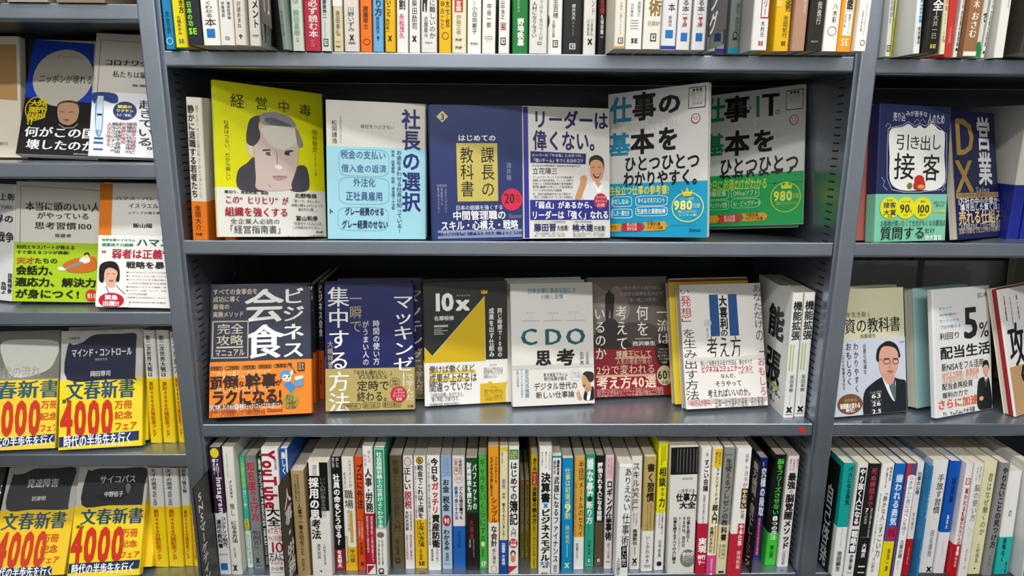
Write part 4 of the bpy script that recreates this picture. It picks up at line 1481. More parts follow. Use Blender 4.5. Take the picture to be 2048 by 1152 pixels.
H 64.4 73.5 69.8 78.2 30120c b が
H 6.5 77.6 58.7 82.5 f8d898 m 信じられないくらい
H 1.7 80.1 70 91.4 30120c k ラクになる!
P 2a1410 -1.9,91.1 70.7,89.6 70.7,92.5 -1.9,93.2
H -1.1 90.6 70 95 f0e6dc b 絶対に失敗しないための業務連絡チェックリストハズさない店リスト
H -0.8 93.2 49 96.8 8a3a10 m 日本国飯を始め接待接待、ゲストに良い意味を
H -1.1 95.4 53.9 99.3 8a3a10 m 満足して、しかも日程調整がムリなく印象的な会食を実現
H 56 94.5 70.7 97.6 8a3010 b Diamond
E 79.3 89.6 7.8 6.2 a8963c
H 74.6 85.2 84.5 88 2a2010 b あの人、
H 73.6 87.8 85.7 90.6 2a2010 b デキる…!
H 74.6 90.5 84.5 93 2a2010 b の秘密が
H 74 93.2 84.9 95.7 2a2010 b この1冊に
C 3a88c8 72.2,77 78.6,75.6 83.5,79.5 82.1,81.6 79.3,84.2 77.1,81.5
C f0e6d6 70,71.6 72.2,70 78.6,70.2 79.7,72.9 77.9,75.3 72.9,74.9
C 4a9ad0 68.6,71 70,67.8 75.7,66.5 79.7,69.1 78.9,71.3 72.9,69.7 70.8,72.7
C 2a1a14 72.2,71.8 74,71.5 74,72.3 72.3,72.7
C 2a1a14 76.4,71.8 78.3,71.2 78.3,72.1 76.6,72.5
P b83028 74,73.8 77.1,73.5 76.4,74.6
C f0e6d6 78.6,69.7 80.7,65.9 81.7,66.3 80.7,70.8
S 3a2418 0.9 78.6,63.1 84.3,69.3
C 4a3a2c 76.5,62.5 77.9,61.2 80.3,61.9 79.3,63.7
C 6a98b8 82.6,74.1 87.1,73.2 91.4,74.4 90.7,79.2 83.6,79
E 85 73.1 1.7 1.5 f0e6d6
E 87.9 72.6 1.7 1.5 f0e6d6
E 90.4 72.2 1.4 1.3 f0e6d6
R 86 61.2 93.2 67.7 30180c
V 90.1 61.8 92.6 67 e8c8a0 m 永久
V 86.9 61.7 89.5 66.9 e8c8a0 m 保存版
@I|R|18205c|33.5|b6a465|royal navy book with large white vertical titles running over a khaki band
V 4 2.4 26.4 100.7 f2f2f0 s 集中する方法
V 27.8 6.5 40.9 38.2 b8a884 0 一瞬で
V 76.8 8.5 98.7 69.5 f2f2f0 s マッキンゼ
V 83.2 69.8 92 81.9 f2f2f0 m ー
V 53.6 28.7 60.7 63.9 e8e8ec m 時間の使い方
V 41.9 29.2 48.6 64.3 e8e8ec m がうまい人の
V 2.8 44.5 8.6 66 b0a68c m 大嶋祥誉
V 90.5 71.6 98.7 92.8 eeeae0 m で学んだ
H 29.3 68 76.7 72.4 333 m 「今日も帰れない…」
H 36.4 72 69.4 75.3 333 m そんなあなたも
H 34.8 76.5 70.9 84.4 222 m 定時で
H 34.7 85 74 93 222 m 終わる。
O 77.8 78.5 5.8 4.3 0.5 6a5c30
H 74.6 76 81.5 78.1 5a4c24 m 驚異の
H 74.5 78.5 81.5 80.6 5a4c24 m 仕事術
E 81.9 87.7 9.4 6.4 c02a38
H 77.4 82.8 86.3 85 f6dada m 一流の
H 75.4 85.3 88.4 87.5 f6dada m コンサルが
H 74.9 87.8 88.7 90 f6dada m やっている
H 78.6 90.3 85.4 92.7 f6dada m 習慣
O 28.1 96.2 10.9 2.3 0.5 5a4c24
O 51 95.8 10 2.3 0.5 5a4c24
O 74 95.5 10.5 2.3 0.5 5a4c24
H 20.1 94.9 36.9 97.4 4a3c18 m 時間感覚を磨く
H 42.5 94.7 59.4 97.3 4a3c18 m 段取りを整える
H 65.1 94.2 82.9 97.1 4a3c18 m 集中力を高める
H 91 96.1 98.3 98.5 3a3018 m 文庫
@J|L|2f312e|36.2|eeece6|charcoal and yellow book with big white numerals and a small gold crown
P d6b41c 0.1,51.6 10,58.9 72.7,11.9 73.1,64.6 -0.3,64.1
S f2f0ea 0.5 0.1,51.6 10,58.9 72.7,11.9 73.1,63.9
H 10.2 8.1 36.2 22.4 f0f0ec k 10
H 39.1 12.9 55.4 22.5 f0f0ec k x
H 39.5 10 55.6 11.6 ddd m テンエックス
H 12.5 26.9 35.7 30.5 e0e0dc b 名郷根修
R 12.3 34 28.8 35.8 b8b8b4
R 12.2 36.8 22 37.6 999
R 12.2 38.2 28.4 39.1 999
R 12.2 39.6 21.9 40.4 999
R 12.1 40.9 24.4 41.8 999
P d8a840 68.5,6.5 70.8,7.9 72.2,6.1 73.9,8 76.3,6.4 75.9,9.7 68.9,9.8
V 77.7 21.5 83.6 61.6 eeeee8 b 成果を出す仕組み
V 88 21.8 93.3 61.9 eeeee8 b 同じ時間で10倍の
R 5.6 71.2 60.5 73.9 e2c860
R 5.4 77.6 53.8 80.1 e2c860
H 5.7 66.9 59.6 73.3 333 m 働けば働くほど
H 5.5 73.9 62.1 81.4 333 m 成果が上がるは
H 5.3 81 55.9 88.3 333 m 間違っていた!
H 5.1 89.2 48.4 93.1 777 m 「10倍の目標」を立てると、
H 5 92.4 42.5 96.5 777 m 「働く時間」が減ります。
H 4.8 97.5 41 100.4 555 m 日本実業出版社 定価1870円(税込)
P dcb62c 66.4,83.4 75.1,83.3 77.7,81.4 82.1,83.6 100.1,83 100.3,99.9 66.1,100.4
H 78.3 67.4 86.6 68.8 999 m BEFORE
H 70.6 70.1 93.9 72.4 888 m 短期で少しの成果に追われる
H 70.5 72.4 93.9 74.7 888 m 長時間働いても成果
H 70.5 74.6 93.9 76.9 888 m が出ず、プライベート
H 70.5 76.9 87.4 79 888 m 時間も足りない
H 78.5 85.9 86.7 87.3 8a7018 m AFTER
H 71 88.3 93.7 90.8 8a7018 m 最速で10倍の成果を出し
H 71 90.7 93.7 93.2 8a7018 m ながら、プライベートでは
H 70.9 93.1 93.7 95.6 8a7018 m やりたいことに時間を使い
H 70.9 95.5 93.6 98 8a7018 m 人生を豊かに生きている
@K|L|dedcd6|0|-|white book with teal serif capitals and a small man in a suit
R -1.2 66.7 100.2 70.1 c8c6c0
H 20.6 4.2 80 8.7 4a8aa8 m 日本企業に革命を起こす
H 37.2 9.5 63.6 13.2 4a8aa8 m 行動と習慣
H 18.8 23.2 28.4 25.4 aaa m チーフ
H 44.1 23.7 57.6 25.9 aaa m デジタル
H 69.6 23.4 85.7 25.6 aaa m オフィサー
R 12 30.1 34.5 30.9 bbb
R 39.7 30.4 62.3 31.2 bbb
R 67.2 30.7 90.1 31.5 bbb
R 23.2 25.9 23.6 30.4 bbb
R 50.3 26.1 50.6 30.7 bbb
R 77.7 26.3 78.1 31 bbb
H 11.3 36.1 31.6 50 0f5a66 S C
H 39.8 36.7 61.2 50.3 0f5a66 S D
H 66 36.9 90.2 50.7 0f5a66 S O
H 28.8 55.2 46.7 67.4 161616 k 思
H 54.1 54.9 75.6 67.9 161616 k 考
V 82.9 57.1 87.5 67.8 333 m 石戸亮
V 90 57.2 93.9 67.4 777 m 三木谷浩史推薦
V 15.4 70.1 20.4 93 3f8aa8 m 足立光氏推薦
V 10.3 69.4 13.1 93.4 6aa4bc m デジタル人材を目指す
V 5.6 69.3 8.2 83.9 6aa4bc m 必読の指南書
H 37.8 73.6 67.4 76.7 333 m 若き東証プライム
H 38.6 76.8 66.4 79.9 333 m 執行役員が語る
H 25.9 81.5 78.8 87.6 222 m デジタル世代の
H 28.1 88.9 74.7 94.2 222 m 新しい仕事論
O 77.4 75.8 7.4 4.9 0.4 b8ccd4
H 72.7 73.3 82.3 75.6 8ab0c0 m 今日から
H 72.1 75.8 82.6 78.2 8ab0c0 m ヒント満載
C c89868 84.9,77.2 90.3,76.1 93.7,80.4 95.2,86.3 89,87.9 85.6,84.3
C 2a2a2c 85.9,75.4 90.4,73.4 98.3,74.6 99.5,79.3 97.2,81.9 93.6,81.8 89.3,77.3
C 7a4030 85.2,84.6 89.1,84.4 87.7,86.1
C 1a1c22 88.1,89.7 92.6,87.4 98.8,86.4 100.8,95.9 87,96.7
C b88a68 89,87.3 95.3,85.7 96.4,88.7 91.5,92.1
C f2f0ea 91.6,91.5 95.1,89.9 93.7,96.7 90.2,96.6
C c89878 78.3,91.8 81,90.1 83.5,94.3 84.3,96.4 79.9,96.3
S c89878 1.1 78.7,92 77.7,90
S c89878 1.1 81,91.2 80.2,88.5
@L|R|6a605c|41.5|8c1a28|brown and grey book with a man silhouetted on a rock, crimson band
C 8c807a 6.7,5.2 22.3,11.4 38.5,8 52,26.3 42.5,38.1 15.7,40.1 5.8,25.6
C 9c8e86 7.8,18.4 22.2,15.6 34.3,21.2 21.7,25.8
C 4a403e 37,40.4 62.1,38.5 83.5,42.4 94.4,58.3 6.1,57.2 8.3,47.1
C 2a2624 6.9,58.4 12,43.6 23,35.4 31.9,35 38.7,41.7 47.1,52.6 50.4,59.3
C 1c1a1a 21.3,34.8 21.8,15.6 25.8,13.2 29.7,13.3 32.8,15.7 32,24.8 30.1,34.9 28.4,34.9 26.6,27.1 24.5,34.8
E 26.9 12.1 2.1 1.4 1c1a1a
V 7.5 25.6 20.6 68.8 f0ece4 s いるのか
V 34.2 24.2 47.6 61.6 f0ece4 s 考えて
V 60.1 24.6 74.1 50.1 f0ece4 s 何を
H 35 7.9 96 10.9 c8bcb4 m その他大勢から抜け出し、
H 39.2 12.8 93.9 16.2 c8bcb4 m 圧倒的な結果を生み出す
H 46.6 18 89.1 21.3 c8bcb4 m 「唯一無二の思考」
R 57 51.8 77.6 52.7 aaa09a
H 53.3 54.5 81.8 58.1 e8e4e0 b 西沢泰生
H 32.4 61.9 76.5 67.6 e8c8a0 b 博識王にして
R 31.3 67.3 76.8 68.7 d8a890
H 32.5 68.4 76.9 73.6 e0b898 m 人気の著者が贈る!
H 8 73.9 80.6 81.5 f4d4c0 m 2分で変われる
R 7.1 81.6 81.4 83.7 d8a890
H 7.6 83.3 80.9 93.4 f4d4c0 b 考え方40選
H 7.7 92.8 90.6 96.2 d8a8a0 m 他の誰よりも自分らしく生きること 成功するマイナスの価値を
H 7.6 95.5 90.5 98.9 d8a8a0 m 向いに立ち向かう、ここに成長の種が二つある
H 7.4 98.3 90.3 101.7 d8a8a0 m の言葉 深く心にしみる時代に必要なのは
H 7.3 100.7 82.1 104 d8a8a0 m 生きぬけ 過去の思い出から逃れるための文章
V 85.3 25.5 100.5 57.8 f0ece4 s 一流は
C 231f1e 82.8,58 99,58.4 100.9,74 85.5,73.7
H 84.1 60.5 100.2 62.7 d8ccc0 m 『パネルクイズ
H 84.3 63.1 100.1 65.4 d8ccc0 m アタック25』を
H 84.1 65.9 99.9 68.1 d8ccc0 m はじめ数々の
H 85.4 68.7 98.7 70.9 d8ccc0 m クイズ番組
H 87.8 71.6 96 73.7 d8ccc0 m で優勝
E 92.2 83.5 9.7 8.4 d8c8a0
H 83.5 79.1 95.3 86.5 2a2420 b 60
H 95.7 79.9 100.2 86 4a4030 m 万部
H 87.5 87.9 96.9 91 4a4030 m 突破
@M|R|e6e3de|0|-|white book with two blue vertical bars, pink vertical lettering on both edges
P 1f4f8c 35.2,8.6 46.1,8.6 46.1,42.5 34.8,42.5
P 1f4f8c 58.4,8.7 69,8.8 69.3,42.6 58,42.6
V 47.4 9.7 56.3 36.8 111 k 大喜利
V 47 36.9 55.7 43 222 b の
H 28.6 43.1 70.7 61 222 0 考え方
V 0 3 11.7 7.8 555 0 い
V 0.7 8.8 12.7 27.1 c03a58 0 発想
V 0.9 27.4 16.4 92.8 444 0 」を生み出す方法
V 89.3 1 99.6 37.2 555 0 あなただけ
V 89.7 37.6 99.1 59.5 555 0 の「
V 90.1 60.4 98.5 92 c03a58 0 おもしろ
E 31.7 31.6 4.5 3.2 c8ccd0
V 29.6 35.6 32.4 43.2 888 m 坊主
R 4.4 59.2 98.8 62.2 d4d0cc
H 20 62.2 83.4 66.3 555 m 笑いと共感を生み出す方法は、身のすべて
H 20.5 66.3 82.8 71.6 c02a4a b ビジネス&コミュニケーション
H 65.3 71.5 83.5 73.7 c02a4a m に使ってくる
H 43.3 73 64.8 76.5 222 m なんだ、
H 36.2 78.7 68.5 83.2 222 m そうやって
H 26.6 85.3 81.7 91.7 222 m 考えればいいのか。
R 2.2 92.9 98 96.3 c8b8b8
H 4.9 92.9 32.3 98.4 c03050 m 190万人が熱中、
H 34.5 92.8 95 100 555 0 日本一の大喜利の達者、初の著書!
@Q|L|222a58|35.2|7fc8a8|navy book with white ornate frame and three yellow circles on mint band
C efefea 15.9,17.9 31,16 40.1,13.7 48.7,16.5 55.8,14.4 63.3,16.4 72.5,12.7 83.6,17 92.1,19.6 93.3,36.5 96.3,53.1 90,59.7 77.2,62 60.1,61.8 39.2,62.3 24.5,59.9 16.8,53.5 15.5,37.5 13.4,24.8
S c8ccd8 0.6 11.8,17.5 30.9,14.9 40,12.1 48.5,15.1 55.7,13.1 63.8,14.7 72.4,11.3 85.7,16.1 95.2,20.1 98,53 92.3,61.4 60.3,63.3 37.2,63.4 20.5,61.6 13.3,53.5 11.6,32.3 11.8,17.5
S b8bcd0 0.6 8.7,16.5 10.5,13.8 15.7,15.3 12.8,17.7
S b8bcd0 0.6 47.3,13 51.2,9.7 55.6,12.2 59.5,9.5 64,12.3
S b8bcd0 0.6 5.5,52.5 9.8,55.7 8.1,58.9 14.4,62.1
S b8bcd0 0.7 97.8,55.3 94.2,58.6 97.1,60.8 92.5,63.1
H 17.9 5.7 34.8 12.2 e8e8f0 m 売り込
H 35.1 4.2 65.7 8.2 e8e8f0 m みが苦手な
H 66.5 5.5 90.8 13.1 e8e8f0 m 人のため
H 22.3 21.5 42.8 32.9 222 0 引
H 40.8 22.2 57.4 32.1 222 0 き
H 56.5 21.9 72.3 33 222 0 出
H 72.2 20.5 87.7 32.4 222 0 し
H 21.4 35.3 50 54.4 1c1c1c m 接
H 62 35.8 86.3 55.3 1c1c1c m 客
E 58.4 54.4 7.2 3.7 c03028
C c03028 52.2,55.5 64.7,54.3 66.4,60.9 51.6,61.2
E 45.1 58.8 3.8 2.4 7a7a2a
E 61 59.3 4.7 1.5 d8b030
E 18.1 75 13.4 8 e6e020
E 40.3 75.1 13.7 8.1 e6e020
E 63.9 75.2 13.9 8.2 e6e020
H 9 70.9 26.1 75.1 333 b 接客
H 9.4 76.3 26.6 80.5 333 b 大賞
H 13.3 68.6 22.2 70.2 444 m 社内初
H 14.9 81 22.2 82.4 444 m 受賞
H 32.1 72 45.8 78.6 222 S 90
H 45.8 76.2 49.4 78.4 222 m %
H 55.8 72.4 74.1 78.8 222 S 100
H 34.6 69.7 46.2 71.2 555 m リピート率
H 37.5 79.5 43.9 81 555 m 以上
H 60.9 69.7 68.5 71.2 555 m 累計
H 59.6 79.6 69.4 81.2 555 m 億円
H 80.2 70.3 97.3 72 444 m 販売のプロが
H 83.6 72.5 95.8 74.2 444 m 教える
H 79.7 76.4 97.3 78.7 e0e040 b 売れる接客
H 6 84.1 98.6 88.8 2a5a4a m お客様が買いたくて仕方がなくなる魔法は
H 6 89 68.9 98.5 1c2420 s 質問する
H 68.7 90.2 83.8 94.2 222 m だけ
H 69.7 95.7 93.9 99.7 e8f4ee b 鈴木富香
@RR|R|20264e|0|-|navy book with tall gold latin capitals beside the mint-banded book
H 5.3 4.2 48.1 34 b08c4a S D
H 2.5 36.6 42.7 63.2 b08c4a S X
V 55.6 4.1 85.3 57.7 eeeef2 b 営業
R 1.3 63.9 99.8 68.1 b49460
H 2.9 64.5 98.1 67.4 2a2640 m 今の営業の対応を一気に解決するノウハウの
H 3.9 67.9 107.3 73.6 f0f0f4 b 1万社の中小企業から
H 8.6 73.1 105.4 78.4 f0f0f4 b 導き出した驚くほど
H 3.9 78.2 104.1 88.7 e8c898 b 売れる仕組み
H 2.4 87.9 99.4 92.8 d8d0c8 m これを実践すれば、アプローチ確率 受注
H 2.5 91.3 98.9 95.9 c8b8a8 m 営業の自動化で売上が伸びる必勝法
V 99.4 3.6 106.7 48.1 9c8448 b 自動化する
H 45.1 59.1 77.3 63.6 b8b8c0 m Sales
@T|L|d5d2b0|59.9|c8d0e0|beige book showing a man in glasses and dark suit
H 6.6 18.1 54 22.3 5a584a m 時代を生き抜く
H 2.1 23.5 93.8 35.2 1c1c1c s 投資の教科書
H 38.4 35.8 59.6 39.4 6a6a58 m 後藤達也
V 28.9 42.3 34.9 81.5 222 m わかりやすく
V 18.3 41.9 25.6 75.6 222 m おもしろく
V 41.6 43.4 45.8 67.8 555 m 必要な知識を
V 12.6 46.6 16 78.8 444 m ここだけの教養を深める
E 21.7 90.5 16.9 8.1 7a5030
H 13.5 86.1 31.3 88.8 d8b890 m 今だから
H 8 89.8 35.3 94 fff b 価値観の変わる
H 15.6 93.9 28.1 97 fff b 時代に
H 91.9 43.1 98.4 44.6 777 m 日経
C 1c2026 39.3,98.5 41.2,82.5 52.3,75.5 65.4,71.1 74.1,70.2 89.2,73.4 101,77.7 100.5,101 46.6,101.4
C e8ecf0 66.5,70.9 71.8,72.6 82.4,78.1 84.8,74.4 83.5,90.7 75.5,85.3
C 5a6a70 75.5,77.2 84.2,76.9 83.9,90.7 80.8,88.1
C 1e1a1a 60.9,58.4 59.5,52.1 63.7,46.3 75.6,42.5 87.2,45.7 92,53.1 90.5,56.5 74.8,57.7
C d8a490 63.2,63.5 62.7,57.3 63.9,51.1 68.4,47 77.5,46.8 85.7,48.9 89.4,53.3 89.1,59.6 87.9,65.2 82.8,70.6 76.1,73.8 67.6,70.2 64.4,66.7
C d09a88 67.7,68.7 82.9,69.3 82.1,75.6 75.9,77.8 69.6,73.8
O 73.6 58.9 5.2 2.2 0.9 3a2a2a
O 85.6 59.4 4.4 2.3 0.9 3a2a2a
S 3a2a2a 0.6 61.9,57 68.7,57.5
S 2a1a1a 1.1 69.4,56.5 77,56.6
S 2a1a1a 1.1 81.4,56.7 89,57.3
C b8605a 72.2,66.4 77.6,66 83,67.1 77.5,68.1
S a06a5a 0.7 78.6,60.4 77.1,64.1 79.9,64.5
R 48.1 81.8 64.9 102.3 2a2e34
H 50.8 83.5 63.5 87.3 eee S 63
H 51.5 89.8 63.2 93.5 eee S 26
H 51.2 96 63.5 99.5 eee S 2.5
H 48.7 81.6 64.8 83.3 aaa m YouTube登録者
H 48.4 88.4 65.5 90.2 aaa m フォロワー
@V|L|e4e4e4|0|-|white book with a giant black numeral and percent sign
H 51.1 14.9 77.2 40.2 1a1a1a b 5
H 79.5 28.3 97.1 41.1 1a1a1a m %
H 78.2 5.4 96.3 9.3 444 m 広木
H 10.1 13.9 33.3 16.2 4a9ac0 m キャリア
H 10.2 19.1 41.1 21.2 4a9ac0 m 30年超の
H 10.5 23.7 44.3 26 4a9ac0 m マーケットの
H 10.9 28.4 47.2 31 4a9ac0 m プロが教える
H 9.7 34.3 45.3 39.7 1a1a1a m 利回り
H 9.7 45.5 97.6 55.1 161616 b 配当生活
H 11.5 58.3 85.5 64.6 1c1c1c m 新NISAをフル活用
H 11.9 64.9 76.7 70 e8986a m 50代主力銘柄・厳選銘柄
H 12.1 68.9 75 73.8 e8b090 m 決定版!初心者にもわかる
H 11.3 74 64.8 79.1 1c1c1c m 配当金再投資
H 11.3 81 56 85.7 1c1c1c m 複利の力で
H 2.9 86.5 73.6 94 e0602c b さらに加速
H 11.6 95.8 67.5 101.1 222 m TV、YouTubeで大活躍
C 1e2024 74.8,76.7 83.5,73.5 94.8,75.6 98.4,100.1 78.9,99.8 72.2,94.2
C d8a88a 85.6,63.6 92.2,63.3 94.7,68 90.7,72.8 85.2,69.8
C 1e1a1a 83.5,65.9 85.8,60.4 93.5,60.9 95.3,68 92.1,64 86.4,64.2
P f0f0f0 85.8,73.1 92.1,73.5 88.8,80.2
P 4a5a70 88,75.1 90.2,75.3 89.3,81.5 87.6,81.4
E 79.6 90.3 4 1.8 d8a88a
@W|L|eae8e6|0|-|white and tan book with heavy black brush lettering at the photo edge
V 21.3 6.6 22.9 29.6 8a3040 b 大化け候補株
V 34.9 6.7 37.8 26.5 8a3040 b 第一人者が
V 8.5 5.1 11 25.4 8a3040 b を渾身解説
H 6.4 28.8 73.5 63 151515 S 攻め
R 2.6 61.7 84.1 110.5 c09868
H 21 57.5 59.9 79.4 151515 S の
@f|L|dedad0|49.3|a8c81e|cream book with lime green band showing a person on an orange beanbag
S 8a3a3a 0.5 7.6,51.3 6.1,3.8 99.9,6.3
H 12.5 17 100.4 24.4 222 s 本当に頭のいい人
H 26.4 25.5 88.2 31 222 s がやっている
H 23.9 33.7 91.5 39.7 222 s 思考習慣100
H 48.1 43.2 67.9 46.4 555 m 齋藤孝
H 3.9 53.1 72.5 56.3 2a3a10 b 知的エキスパートが教える
H 4.1 57.7 66.1 60.4 2a3a10 b すぐ使えるコツが満載!
H 4.4 63.5 25.2 68.7 c0502a k 天才
H 25.3 63.8 52.5 68.3 1a2a10 b たちの
H 4.1 70.4 54.6 77.9 14200c k 会話力、
H 3.6 80.3 98.6 87.5 14200c k 適応力、解決力
H 4.1 90.1 79.3 97.3 14200c k が身につく!
C c86a20 59.1,69.2 69.6,64.4 82.6,62.5 95.8,61.8 99.3,66.4 98.7,72.2 86.5,75.2 66.8,74.9
C e8e6e0 78.6,64.3 84.3,61.9 90.9,63 90.2,66.5 82.9,67.7 79.5,66.6
C 2a2a24 83.9,60.8 84.9,58.7 89.1,58.6 90.5,61.3 87.5,60.1
C e8c8a8 84.2,61.3 88.3,60.1 89.2,62.8 85.1,62.8
C 8a8a90 61.7,71.5 76.3,66.7 82.8,66.6 81.3,68.3 63.4,72.9
C f0f0ea 53.5,71 58.4,70.9 63.4,73.5 55.2,73.6
E 94.3 94.3 7.4 5.2 c03a28
H 89.3 92.6 99 96.6 f6e0d0 b 使える
@g|L|dedcd6|57.8|f0efee|white book with orange edge showing a short-haired woman
R 0.6 0.6 16.8 42 dd7a1c
H 20.7 10.5 96.6 13.7 222 s ハマス・パレスチナ
H 37.5 16 75.8 20.1 222 s イスラエル
H 37 22.7 83.1 24.8 333 m メディアが隠す事実
H 44.2 32.2 68.6 35.8 222 S 飯山陽
H 5.4 44.9 48 46.9 2a8a6a b 世界を欺くイスラム
H 5.6 48.5 45.6 51 2a8a6a b 過激派テロ組織
H 49.7 44.5 93.3 50.7 1a5a4a b ハマス
H 5.9 53.3 95.5 60.7 b02038 b “弱者は正義”
H 37.4 63.1 101.2 68.5 1c1c1c b 戦略を暴く!
H 37.9 71.2 89.1 72.2 8a4030 m ●ハマスはパレスチナの代表
H 38 74.1 89.2 75.1 8a4030 m ●ハマスは「テロ一択」のテロ
H 38.2 77 89.4 78 8a4030 m ●パレスチナ人を人間の盾に
H 41 79.8 89.5 80.9 8a4030 m しながら弱者を守る演説
H 38.5 82.8 89.7 83.8 8a4030 m ●目的はイスラエル殲滅一択
H 38.6 85.7 89.8 86.6 8a4030 m ●イラン、中国、ロシア、北朝
H 41.4 88.4 65.3 89.7 8a4030 m ハマスを支援
H 38.9 91.3 90.1 92.3 8a4030 m ●国連も日本政府もハマスに
H 37.4 95.1 90.3 96.2 555 m 定価:本体1000円+税 扶桑社
C f0f0f0 0.9,100.3 1.6,86.4 12,82.3 27.9,82.7 36.9,86 41.2,99.8
C e0b49c 8.8,74 9.4,68.4 18.1,66.1 27.1,69.3 28.4,76 24.2,80.5 24.4,83.9 15.6,84 12.7,79.5
C 1e1a1a 3.8,75.2 4.9,66.2 15.3,63.1 25.1,64.3 29.7,70.4 29.4,78.8 25.5,78.3 27.3,71.6 18.2,68.3 11.3,70.6 9.7,79.6 5.1,79.4
S 2a2a2a 0.9 12.9,82.9 17.7,89.5 21.3,91.7
S 2a2a2a 0.9 26.1,82.2 31.6,86 38,89.3
C b05a50 16.2,78.6 19.7,78.1 23.2,78.5 19.8,79.7
R 14.1 73.1 17.1 73.5 3a2a2a
R 21.2 73 24.2 73.4 3a2a2a
E 20.6 94.5 16.2 6.2 c82038
H 12 90.2 28.5 93.9 fff k 緊急
H 9.5 95 30.5 98.9 fff k 出版!!
@c|L|c4c0b4|50|1e1c1e|blue book with a grey circle and a black band carrying a man's portrait
P 2040b0 -7.3,-3.5 81.5,2.7 89.5,54.4 -1.2,51.3
E 47.4 33.4 40 25 c2beb0
H 34.6 13.1 70.9 16.7 8a8878 m ビートたけし
H 15.3 30.9 86.8 38.4 2a2a28 s ニッポンが壊れる
C 1c1c1e 37.6,81.1 51.2,73.1 74.7,73.8 99,78.3 101,87.1 34.7,85
C 4a382e 46.2,60.5 47.6,55.1 59,52.8 71.6,54.3 75.7,60.1 59.9,60.8
C c09878 47.7,64.9 47,59 49.9,55.8 59.4,54.6 70.4,55.6 74.3,59.2 75.6,63 73.8,70.1 65.1,74.1 52.9,71.8
S 5a3a2c 0.8 49.7,62.7 56.5,62.8
S 5a3a2c 0.8 61.4,63 69.1,62.5
C 9a5a4a 56.2,69.5 60.9,68.8 65,69.6 61.3,70.6
S b8b0a8 1 51.4,73.8 59.9,76.7 71.4,76.2 76.3,72.5
O 18.5 60.9 14.4 10.4 1.2 e8c820
V 19.4 53.4 32.1 69.8 e8d020 b 発売即
V 8.5 53.7 21.6 70 e8d020 b 大重版
H 9 69.7 16.9 74.6 e8d020 k !!
H 8.2 76.5 101.5 85.2 f2f2f2 S 何がこの国
H 12.9 87.4 103 95.8 f2f2f2 S 壊したのか
H 76.5 97.7 103.8 99 ccc m 定価1045円(10%税込)
@d|L|cfc9bf|51.8|e6eaee|white book with syringe drawing and navy round badge behind the left steel upright
S a04a40 0.7 6.8,47.8 7.1,5.3 63.7,6.3
H 13.3 21.1 89.7 26.2 1c1c1c S コロナワクチン
H 24.4 30.5 92.5 35.8 222 s 私たちは騙されて
H 48.5 40.7 76.4 42.9 555 m 鳥集徹
C 1d3c7a 1.1,49.2 29,49 33.3,55.5 26.1,56.9 14.9,54.8 4.1,57.5
C 6a9ac8 5.8,56.3 15,56 15.7,81.1 8.4,81.3
R 7.9 51.4 15.4 78.8 c8d8e6
R 8.6 65.8 15 67.4 1a1a2a
R 6.9 84.9 18.1 86.5 2a5a9a
R 6.6 88.5 18.4 90 2a5a9a
R 6.7 93.9 18.6 95.1 2a4a9a
R 11.4 78.9 15.2 83.5 a8b8c8
E 42.9 62.7 14.7 7.4 1d2a66
H 33.6 58.2 51.3 60.8 e8e060 k 疑惑の
H 32.1 61.6 53.5 64 e8e060 k ワクチン
H 32.4 65.2 53.8 67.6 f0f0f0 m その「真相」
V 60.8 53.6 79.8 98.1 222 s 起きている。
V 52.4 71.8 59.1 97.4 a03050 m 過去最多の超過死亡
V 46.4 72 53 96.9 333 m 接種後に日本全体の
V 40.1 72.2 45.9 89.3 b03048 m 死者数が増加
V 33.5 72.3 40.2 97.2 333 m 謎の体調不良続出
V 27.7 72.5 34.1 96.2 333 m 悪ならワクチンへの
V 22.2 72.6 28.1 91.6 b03048 m 人災か始まる
@i|R|c8c8c4|58.4|f2d80e|wrapped book with navy curved title block over yellow band with red digits
C 1c2040 8.6,41.3 8.3,12.6 15.6,12.1 25.8,10.3 34.4,5.8 43.2,3.7 53.6,3.6 72.9,3.9 90.2,4.2 91.1,13.4 90.4,41.7 90.1,43.4 59,42.6
P 1c2040 7.4,21.7 90.5,23.9 90.4,42.2 7.8,41.2
H 12.8 15.6 86 22.8 f4f4f4 S マインド・コントロール
H 40.8 24.1 56.4 26.3 aaa m 増補改訂版
H 36 34.9 60.4 39.7 e8e8e8 S 岡田尊司
H 8.3 5.4 22.5 7.6 777 m 文春新書
H 7.1 43.3 89.7 58.8 1c4a6a S 文春新書
H 1.8 58.6 64.5 88.7 c83018 k 4000
H 2.8 58 13.5 61.1 4a3a10 b 累計
H 66 61.1 86.9 68 c85018 b 万冊
H 65.8 70.3 87.5 76.7 c85018 b 記念
H 66 79 93.2 86.2 c85018 b フェア
P 1c3060 -1.5,89.2 96.2,87.3 95.8,95 -1.2,97.6
H 5.7 88 88.2 98.8 fafafa S 時代の半歩先を行く
@h|R|b8b8ae|59.4|f2d030|wrapped yellow-banded book with silvery glare, cut by the left photo edge
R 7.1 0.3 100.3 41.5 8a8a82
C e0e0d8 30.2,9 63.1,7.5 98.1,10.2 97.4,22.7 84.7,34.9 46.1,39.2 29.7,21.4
H 18.6 30.4 77.6 39.9 b8b89a m 時代の流れ
H 24.1 42.8 102.6 57.5 2c5a6a S 春新書
H 16.6 58.1 81.1 87.4 c83a20 k 4000
H 80.6 60 101.3 66.6 c85018 b 万冊
H 79.8 70.2 102 76.3 c85018 b 記念
H 80.6 79.8 103.4 86 c85018 b フェア
P 1c3060 23.8,90.3 99.8,87.9 99.5,94.5 24.5,97.3
H 26.7 88.8 99.7 97.3 fafafa S 代の半歩先を行く
@o|R|c8c8c2|63.7|f2d40c|wrapped book with charcoal title block and a printed snake-like shape, bottom row
